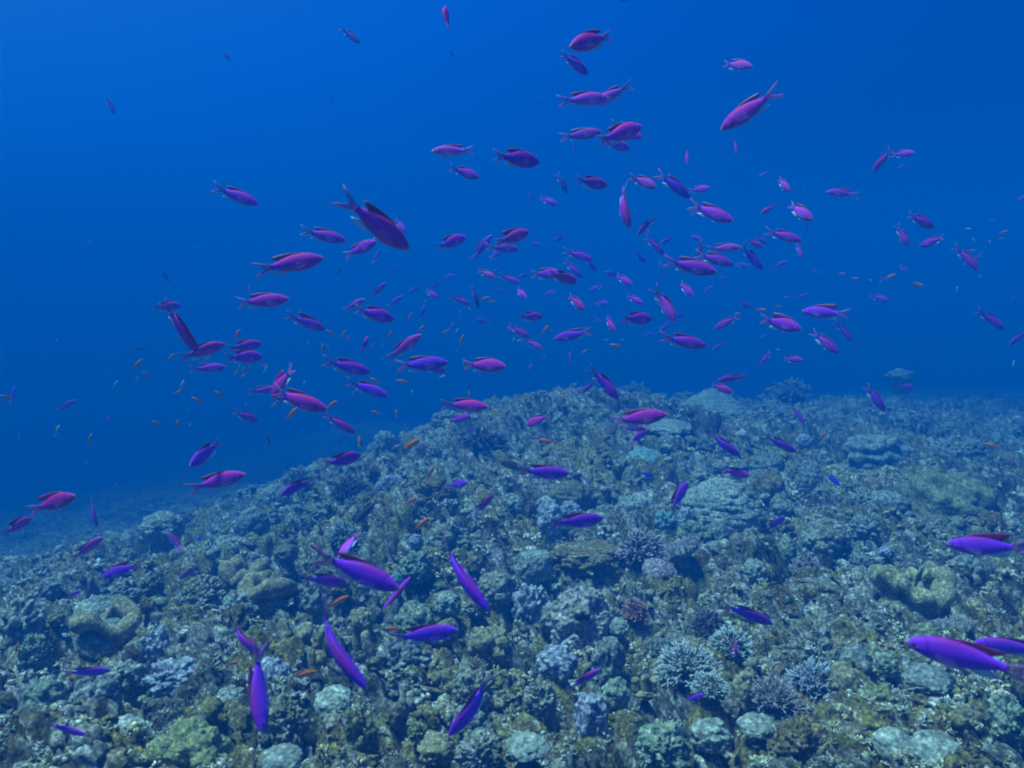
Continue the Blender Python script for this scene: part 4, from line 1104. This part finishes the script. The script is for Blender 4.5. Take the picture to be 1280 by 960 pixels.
# snout x, y, tail x, y, build (M long, F stocky), tint, {turn away from side view, roll of the back towards us, bend of the body, raised fin, far}
A = [
 (449,53,427,36,'M','d',dict(ps=30,far=1.3)), (558,10,556,40,'F','m',dict(ps=-45,roll=-30,bend=-.3)), (567,71,561,61,'F','d',dict(far=1.7)), (413,125,419,118,'F','d',dict(far=1.8)),
 (288,75,277,66,'M','d',dict(far=1.6)), (141,143,136,121,'M','d',dict(far=1.3,ps=30)),
 (714,58,768,44,'F','m',{}), (735,92,702,67,'F','v',{}), (760,123,698,126,'M','p',{}), (744,130,788,107,'M','p',dict(ps=20)),
 (751,165,700,172,'M','v',{}), (801,159,748,176,'F','m',{}), (802,172,764,155,'F','v',dict(far=1.15)), (787,186,753,177,'F','v',dict(far=1.1)), (718,190,718,175,'M','d',dict(ps=40)),
 (787,-3,772,2,'F','d',dict(far=1.4)), (939,83,904,80,'F','p',{}), (906,160,971,113,'M','m',dict(ps=10)), (860,205,856,184,'M','m',dict(ps=45)), (921,193,919,172,'M','m',dict(ps=40,far=1.2)), (950,220,961,214,'M','w',dict(far=1.4)),
 (320,255,269,234,'M','v',{}), (431,301,377,288,'M','v',{}), (509,311,427,246,'M','m',dict(roll=14)), (507,291,494,274,'F','v',dict(far=1.1)), (470,302,431,321,'F','v',{}), (475,312,466,331,'M','b',dict(far=1.3,ps=20)), (424,334,421,351,'M','d',dict(ps=35,far=1.2)), (402,323,320,338,'M','m',{}),
 (541,189,592,189,'M','p',{}), (598,222,563,210,'F','v',dict(bend=-.3)), (674,203,618,194,'F','v',{}), (709,241,696,217,'M','d',dict(far=1.2)), (668,250,660,238,'M','d',dict(far=1.6)), (697,256,674,247,'F','v',{}), (582,297,543,310,'F','v',{}), (614,295,591,325,'M','b',{}), (661,290,619,304,'F','m',dict(up=1)), (648,312,607,308,'M','v',dict(far=1.05)),
 (759,232,719,225,'F','v',{}), (820,234,788,221,'F','p',dict(ps=30)), (862,247,822,215,'M','b',{}), (887,235,861,239,'F','v',{}), (915,276,861,255,'M','v',{}), (880,272,862,264,'M','b',dict(far=1.15)), (788,284,767,229,'M','p',dict(roll=25,bend=.4,ps=20)), (798,293,818,269,'M','v',dict(bend=.4,roll=20)), (813,294,803,283,'F','b',dict(far=1.2)), (831,319,807,296,'M','v',{}),
 (988,239,969,222,'F','p',dict(ps=35,bend=.3)), (1016,275,982,254,'F','p',dict(ps=25,bend=.3)), (1008,289,1010,275,'M','d',{}), (952,267,970,256,'F','m',{}), (1035,240,1072,244,'M','v',{}), (1001,301,957,289,'M','v',{}), (1003,324,995,303,'M','v',dict(ps=20)), (953,310,933,299,'F','m',{}), (959,305,944,295,'F','b',dict(far=1.25)), (925,309,884,312,'M','p',{}), (953,336,924,307,'M','b',{}), (936,333,919,330,'F','b',dict(far=1.1)), (916,331,869,317,'M','v',{}), (873,319,879,299,'F','m',dict(far=1.05,ps=30)), (894,340,830,326,'M','v',dict(roll=8)),
 (1094,214,1114,185,'M','m',dict(roll=15)), (1141,191,1116,194,'F','v',{}), (1123,211,1131,204,'M','m',dict(far=1.5)), (1166,285,1137,268,'F','v',{}), (1136,308,1120,281,'M','m',{}), (1152,308,1179,296,'F','v',{}), (1221,337,1194,307,'M','v',dict(roll=15)), (1217,329,1227,315,'M','v',{}), (1137,342,1124,331,'M','v',dict(far=1.15)), (1285,245,1272,249,'F','m',{}),
 (211,352,200,337,'M','d',dict(far=1.15)), (225,382,193,385,'F','v',{}), (245,441,206,377,'M','m',dict(roll=45,ps=5)), (279,430,224,448,'M','m',dict(roll=8)), (281,459,238,462,'M','v',{}), (326,430,286,436,'F','v',{}), (327,446,281,447,'F','v',{}), (359,374,295,379,'M','m',{}), (312,357,312,367,'F','m',dict(ps=-55)), (405,412,359,394,'M','v',dict(up=1)), (404,396,396,409,'M','b',dict(far=1.2)),
 (492,400,445,386,'F','v',dict(bend=.2)), (456,374,429,388,'M','p',{}), (482,354,464,373,'M','v',dict(roll=20)), (503,370,484,384,'M','b',{}), (548,373,531,362,'F','v',{}), (588,381,561,370,'M','v',{}), (598,385,590,357,'M','d',dict(roll=50)), (531,382,525,402,'M','b',dict(roll=20)), (497,331,488,342,'M','b',dict(far=1.4)), (526,419,485,449,'M','m',dict(roll=8)), (462,466,405,451,'M','v',{}), (460,421,452,443,'F','v',dict(ps=-40)), (559,453,493,458,'M','b',dict(bend=.15)), (557,464,530,460,'F','v',dict(far=1.05)), (484,495,434,476,'M','b',dict(roll=10)), (631,458,579,456,'F','m',{}),
 (619,347,597,338,'F','p',{}), (622,336,611,347,'M','b',{}), (650,354,624,344,'M','v',{}), (658,372,642,360,'F','p',dict(ps=45,bend=.3)), (631,362,618,364,'M','b',dict(far=1.3)), (676,371,677,354,'M','b',dict(far=1.3,ps=20)), (721,353,683,340,'F','m',dict(roll=10)), (702,342,665,343,'F','v',dict(far=1.05)), (728,347,704,326,'M','b',dict(roll=15)), (740,325,704,313,'M','v',{}), (745,339,732,323,'F','b',dict(far=1.1)), (731,387,709,369,'F','m',{}), (678,396,648,396,'F','v',{}), (662,422,635,406,'M','v',{}), (678,436,654,424,'M','p',{}), (693,424,739,414,'M','b',{}), (760,379,743,380,'F','b',dict(far=1.2)), (790,356,769,344,'F','v',{}), (712,441,713,457,'F','b',dict(ps=-30)),
 (804,380,783,369,'F','v',{}), (815,399,774,398,'F','v',{}), (769,414,754,395,'F','m',dict(ps=35,up=1,bend=.3)), (755,406,742,395,'M','b',dict(far=1.15)), (844,402,817,358,'M','p',{}), (824,415,841,400,'M','b',dict(far=1.15)), (867,370,847,353,'F','v',{}), (882,433,826,421,'M','v',{}), (894,411,924,395,'M','v',dict(bend=.2)), (820,419,802,416,'M','b',dict(far=1.4)), (827,338,825,322,'M','b',dict(far=1.2)), (835,345,827,338,'M','b',dict(far=1.4)),
 (999,411,953,398,'F','v',dict(up=1)), (1005,389,1059,393,'M','b',dict(up=1)), (1065,427,1045,401,'M','b',dict(far=1.1,roll=20)), (1047,441,1014,414,'M','v',{}), (951,456,965,438,'M','v',dict(bend=-.4)), (1003,450,979,449,'F','v',{}), (1110,376,1088,369,'F','b',dict(far=1.3)), (1099,360,1101,346,'M','b',dict(far=1.3)), (898,476,933,470,'M','v',dict(roll=20)), (915,490,887,481,'F','m',dict(roll=10)), (1253,412,1223,386,'M','b',dict(roll=15)), (1264,432,1285,411,'M','b',dict(roll=10)), (1105,514,1083,482,'M','b',dict(roll=10)), (1142,485,1123,481,'F','v',dict(far=1.15)), (1271,379,1264,367,'F','b',dict(far=1.5)),
 (19,483,14,506,'M','b',dict(far=1.3)), (94,500,72,514,'M','b',dict(far=1.2)), (139,527,130,518,'F','b',dict(far=1.6)),
 (321,527,293,514,'F','v',{}), (407,512,336,489,'M','m',dict(bend=.25,roll=10)), (341,496,363,459,'F','m',dict(up=1)), (350,486,311,490,'M','v',dict(far=1.05)), (367,502,340,496,'F','v',dict(far=1.08)), (443,541,404,518,'M','v',dict(roll=12)), (240,582,275,551,'F','b',{}), (303,593,238,611,'M','m',dict(bend=-.3)), (353,618,388,599,'F','b',dict(roll=15)), (450,569,405,582,'F','v',dict(roll=10)),
 (609,509,551,505,'M','m',{}), (588,520,560,528,'F','v',dict(far=1.05)), (586,541,592,530,'M','b',{}), (658,532,686,519,'F','m',dict(ps=-30)), (772,499,737,457,'M','v',dict(roll=15)), (727,491,746,475,'M','v',{}), (832,518,762,528,'M','m',{}), (791,550,814,536,'F','v',{}), (804,534,779,536,'F','v',dict(far=1.05)), (711,592,643,590,'M','b',dict(roll=15)), (803,591,820,598,'M','e',{}), (924,570,884,542,'M','b',dict(roll=30)), (994,565,955,544,'M','b',dict(roll=25)), (1005,530,991,507,'M','v',dict(roll=15)), (936,594,902,588,'F','v',dict(roll=10)), (1049,607,1032,590,'M','e',{}), (859,603,838,639,'F','b',dict(roll=-10,up=1)), (754,648,686,656,'M','b',dict(roll=12)), (981,645,955,667,'M','b',dict(roll=30)), (584,603,558,608,'F','b',{}), (617,618,592,645,'M','m',dict(roll=20)), (424,697,449,664,'F','w',dict(ps=-20,roll=-40)),
 (497,735,392,690,'M','b',dict(roll=12)), (433,729,375,722,'M','v',dict(roll=10)), (511,723,471,774,'M','v',dict(roll=55)), (610,761,540,676,'M','b',dict(roll=35,bend=.2)), (571,788,486,799,'M','b',dict(roll=12,up=0)), (459,856,369,761,'M','b',dict(roll=45,bend=.45)), (329,818,277,783,'M','v',dict(roll=30,bend=.4)), (334,910,310,806,'M','b',dict(roll=50,bend=.2)), (563,916,622,853,'M','b',dict(roll=30,bend=-.4)), (750,838,707,862,'M','v',dict(roll=35)), (881,868,855,877,'M','b',{}), (921,802,918,826,'F','v',dict(ps=-30)), (962,779,901,753,'M','b',dict(roll=30)), (1144,803,1284,842,'M','b',dict(roll=15)), (1225,804,1312,814,'M','b',dict(roll=20)), (1191,680,1284,688,'M','b',dict(up=1,roll=5)), (89,620,43,638,'F','m',dict(up=1)), (36,648,5,668,'F','m',dict(up=1)), (122,658,110,621,'M','b',dict(roll=20,far=1.1)), (125,672,91,701,'M','m',dict(roll=15)), (132,721,173,705,'F','b',dict(up=1,ps=-20)), (209,666,231,690,'M','p',dict(far=1.1,bend=.4)), (226,723,249,708,'M','v',dict(roll=25)), (99,739,83,747,'M','b',dict(far=1.1)), (134,838,80,842,'M','b',dict(roll=30)), (105,918,54,904,'M','b',dict(roll=40)), (230,655,236,649,'F','e',{}), (246,675,254,670,'F','e',{}),
 (117,668,124,671,'F','b',{}), (1106,436,1114,436,'F','b',dict(far=1.5)), (1156,428,1165,428,'F','b',dict(far=1.5)), (866,404,873,403,'F','b',dict(far=1.5)),
 (538,359,552,355,'F','b',dict(far=1.3)), (635,411,649,419,'F','b',dict(far=1.3)), (595,399,613,405,'F','b',dict(far=1.3)), (693,301,707,295,'F','b',dict(far=1.3)), (681,369,695,363,'F','b',dict(far=1.3)), (757,340,775,348,'F','b',dict(far=1.3)), (808,328,792,316,'F','b',dict(far=1.3)), (857,331,845,333,'F','b',dict(far=1.3)), (864,295,880,301,'F','b',dict(far=1.3)), (911,350,899,344,'M','b',dict(far=1.3)), (939,384,921,378,'F','b',dict(far=1.3)), (984,327,966,335,'F','b',dict(far=1.3)), (739,411,723,411,'M','b',dict(far=1.3)), (842,392,858,400,'F','b',dict(far=1.3)), (789,403,773,403,'F','b',dict(far=1.3)), (891,438,909,426,'M','b',dict(far=1.3)), (649,346,663,344,'F','b',dict(far=1.3)), (569,345,555,345,'F','b',dict(far=1.3)), (511,366,529,356,'M','b',dict(far=1.3)), (1010,368,992,374,'M','b',dict(far=1.3)), (1015,338,1029,342,'M','b',dict(far=1.3)), (891,358,879,366,'F','b',dict(far=1.3)), (629,312,611,324,'F','b',dict(far=1.3)), (737,363,753,357,'F','b',dict(far=1.3)), (677,307,659,303,'M','b',dict(far=1.3)), (827,304,843,296,'F','b',dict(far=1.3)),
]
# small fish: centre x, y, length, heading in degrees (0 = right, 90 = up), o orange / w pale / g olive / d dusky
S = [(258,449,9,20,'o'),(312,458,10,80,'o'),(298,460,8,70,'w'),(294,467,10,60,'o'),(306,465,11,110,'o'),(304,470,10,30,'o'),(331,463,10,65,'w'),(330,457,10,-20,'o'),(275,494,14,140,'o'),(247,501,15,150,'o'),(234,512,6,70,'w'),(221,531,12,70,'o'),(237,533,8,80,'w'),(341,507,10,40,'o'),(364,518,20,48,'o'),(414,506,16,35,'o'),(335,552,15,95,'d'),(389,538,10,60,'d'),(307,508,7,80,'w'),(354,509,6,80,'w'),(362,456,8,60,'w'),(358,474,12,70,'w'),(380,480,9,70,'w'),
 (197,529,11,160,'o'),(190,529,8,60,'o'),(171,456,16,48,'o'),(213,448,13,55,'o'),(184,468,11,145,'o'),(221,491,12,30,'o'),(227,482,14,65,'w'),(171,475,9,65,'w'),(144,481,12,60,'w'),(71,539,16,70,'w'),(112,551,18,75,'g'),(107,580,8,70,'w'),(23,548,7,80,'w'),(76,491,6,80,'w'),(101,520,5,80,'w'),(176,563,5,70,'w'),(144,607,8,80,'w'),(9,497,14,160,'o'),
 (296,419,15,60,'o'),(414,416,12,150,'o'),(429,419,12,60,'o'),(436,424,9,75,'o'),(487,419,11,65,'o'),(512,397,11,65,'o'),(404,436,12,95,'o'),(410,434,8,80,'o'),(531,379,10,65,'g'),(385,430,8,80,'w'),(526,411,11,40,'o'),(556,415,11,20,'o'),(565,407,8,50,'o'),(571,414,8,55,'w'),(577,425,13,65,'o'),(504,477,15,170,'o'),(469,476,13,150,'o'),(442,494,8,90,'o'),(552,471,10,20,'w'),(478,432,7,85,'w'),(478,450,6,85,'w'),(515,491,8,85,'w'),(575,390,7,-60,'w'),(587,386,7,-50,'w'),(465,434,7,60,'o'),(581,456,12,100,'o'),(587,495,11,95,'o'),(572,438,6,80,'w'),
 (606,373,12,15,'o'),(615,377,9,-15,'o'),(681,413,13,55,'o'),(642,425,8,60,'w'),(648,426,8,30,'w'),(770,432,14,170,'o'),(689,414,6,60,'o'),(730,440,9,30,'o'),(714,433,5,10,'g'),(679,447,7,10,'g'),(757,425,8,0,'g'),(777,425,8,10,'g'),(921,392,9,0,'o'),(951,387,12,0,'o'),(972,383,8,0,'o'),(849,413,7,10,'g'),(952,421,8,20,'g'),(1052,342,9,0,'o'),(1068,348,9,0,'o'),(1112,346,13,25,'o'),(1088,350,6,-50,'w'),(982,371,8,0,'g'),(1148,355,12,-25,'o'),(1142,357,12,-20,'d'),(1196,362,8,80,'w'),
 (1210,286,8,0,'w'),(1254,290,10,15,'o'),(1251,298,7,0,'o'),(1217,299,7,-50,'w'),(1237,302,7,-60,'w'),(1240,276,6,0,'o'),(1214,313,8,0,'o'),(1267,455,9,80,'w'),(972,437,6,0,'w'),
 (471,516,12,165,'o'),(496,518,11,105,'o'),(450,554,16,95,'o'),(512,557,24,33,'o'),(685,552,20,168,'o'),(662,460,9,55,'o'),(538,591,17,60,'o'),(512,627,17,25,'o'),(526,656,24,38,'o'),(959,487,10,20,'o'),(1027,545,12,35,'o'),(1241,557,16,165,'o'),(422,752,26,27,'o'),(379,843,28,12,'o'),(494,786,20,178,'o'),(390,737,14,85,'o'),(289,829,16,5,'o'),(246,839,13,-30,'o'),(21,811,14,85,'o'),(386,716,8,80,'o'),(75,671,9,0,'g'),(53,686,10,10,'g'),(163,690,7,0,'g')]
D = [(446,653,474,623,'M','rusty grey slender fish hanging nose down over the left slope',dict(ps=5)), (625,577,656,588,'F','large-finned dusky fish behind the violet anthias in the upper reef',{}), (168,436,187,434,'F','dim dark oval fish alone in the left water',dict(far=1.5))]

items = []
CW = {'m': 'magenta', 'v': 'violet', 'b': 'blue-violet', 'p': 'pink-violet', 'd': 'dark blue', 'w': 'pale', 'e': 'bright blue'}
for i, (hx, hy, tx, ty, kd, tn, kw) in enumerate(A):
    Lp = math.hypot(hx - tx, hy - ty)
    sz = 'large' if Lp > 62 else 'middling' if Lp > 38 else 'small' if Lp > 20 else 'tiny'
    ex = ' stocky' if kd == 'F' and Lp > 20 else ' slender' if Lp > 20 else ''
    if abs(kw.get('bend', 0)) >= .3 and Lp > 30: ex = ' bent'
    if kw.get('up') and Lp > 25: ex = ' high-finned'
    items.append(dict(base=f"{sz}{ex} {CW[tn]} anthias {words_dir(hx, hy, tx, ty, kw.get('ps', 0))}", place=words_place((hx + tx) / 2, (hy + ty) / 2), x=(hx + tx) / 2, y=(hy + ty) / 2, Lp=Lp))
unique(items)

def place_fish(name, hx, hy, tx, ty, Lreal, kw, kind, spec, label, group, cat, color, parts):
    Lp = max(2.0, math.hypot(hx - tx, hy - ty))
    ps = R(kw.get('ps', 0))
    far = kw.get('far', 1.0)
    Lr = Lreal * far
    Lp *= 1.05
    d = Lr * FPX * math.cos(ps) / Lp
    cx, cy_ = (hx + tx) / 2, (hy + ty) / 2
    gd = min([q for q in (hit(hx, hy), hit(tx, ty), hit(cx, cy_)) if q] or [99])
    dm = 0.90 * gd - 0.10
    if d > dm: Lr *= dm / d; d = dm
    if d > 9.0: Lr *= 9.0 / d; d = 9.0
    r_ = ray(cx, cy_)
    if r_[2] > 0 and d * r_[2] > 2.1: Lr *= 2.1 / (r_[2] * d); d = 2.1 / r_[2]
    vd = r_ / np.linalg.norm(r_)
    rt = RIGHT - vd * RIGHT.dot(vd); rt /= np.linalg.norm(rt)
    up_ = np.cross(rt, vd)
    sx, sy = (hx - tx), -(hy - ty); sn = math.hypot(sx, sy); sx, sy = sx / sn, sy / sn
    f = math.cos(ps) * (sx * rt + sy * up_) - math.sin(ps) * vd
    u = np.array((0, 0, 1.0)) + 0.12 * up_
    u = u - f * u.dot(f)
    if np.linalg.norm(u) < 0.25: u = rt * (1 if sx >= 0 else -1) * (1 if sy < 0 else -1); u = u - f * u.dot(f)
    u /= np.linalg.norm(u)
    ro = R(kw.get('roll', 0))
    tow = -vd - f * (-vd).dot(f); tow /= np.linalg.norm(tow)
    w = np.cross(f, u); w = w * (1 if w.dot(-vd) > 0 else -1)
    u = math.cos(ro) * u + math.sin(ro) * w
    bend = kw.get('bend', 0.0)
    return fish(name, CAM + d * r_, f, u, Lr, kind, spec, bend=bend, raised=bool(kw.get('up')), parts=parts, color=color, label=label, group=group, cat=cat)

gA = np.random.default_rng(5)
for it, (hx, hy, tx, ty, kd, tn, kw) in zip(items, A):
    Lreal = 0.118 if kd == 'M' else 0.095
    c = np.array(TINT[tn]) * gA.uniform(0.85, 1.15) * (1 + gA.normal(0, 0.07, 3))
    kw = dict(kw)
    if kd == 'F': kw.setdefault('ps', float(gA.choice([-32, -24, 20, 28, 36])))
    else: kw.setdefault('ps', float(gA.choice([-15, 0, 8, 18])))
    kw.setdefault('bend', float(gA.choice([-0.22, -0.1, 0, 0, 0.1, 0.22])))
    place_fish('anthias', hx, hy, tx, ty, Lreal, kw, kd, 'purple', it['label'], 'school of purple anthias over the reef', 'fish', tuple(c), it['Lp'] > 26)

its = []
for (x, y, Lp, a, k) in S:
    hx, hy = x + 0.5 * Lp * math.cos(R(a)), y - 0.5 * Lp * math.sin(R(a))
    tx, ty = 2 * x - hx, 2 * y - hy
    cw = {'o': 'orange', 'w': 'pale', 'g': 'olive', 'd': 'dark'}[k]
    its.append(dict(base=f"{'small' if Lp > 12 else 'tiny'} {cw} fish {words_dir(hx, hy, tx, ty)}", place=words_place(x, y), x=x, y=y, c=(hx, hy, tx, ty, Lp, k)))
unique(its)
for it in its:
    hx, hy, tx, ty, Lp, k = it['c']
    Lreal = {'o': 0.056, 'w': 0.040, 'g': 0.055, 'd': 0.055}[k]
    spec = {'o': 'orange', 'w': 'pale', 'g': 'pale', 'd': 'dusk'}[k]
    col = {'o': (1, 1, 1), 'w': (1.0, 1.0, 1.0), 'g': (0.75, 0.62, 0.35), 'd': (1, 1, 1)}[k]
    nm = {'o': 'orange_anthias', 'w': 'pale_chromis', 'g': 'olive_damselfish', 'd': 'dark_damselfish'}[k]
    gr = {'o': 'small orange anthias scattered through the school', 'w': 'pale little fish scattered in the water', 'g': 'small olive fish scattered in the water', 'd': 'small dark fish'}[k]
    if k == 'o': hx, hy, tx, ty = hx + 0.07 * (hx - tx), hy + 0.07 * (hy - ty), tx - 0.07 * (hx - tx), ty - 0.07 * (hy - ty)
    place_fish(nm, hx, hy, tx, ty, Lreal, {}, 'S', spec, it['label'], gr, 'fish', col, Lp > 18)
for (hx, hy, tx, ty, kd, lb, kw) in D:
    place_fish('dusky_fish', hx, hy, tx, ty, 0.12, kw, kd, 'dusk', lb, None, 'fish', (1.2, 1.0, 1.0), True)
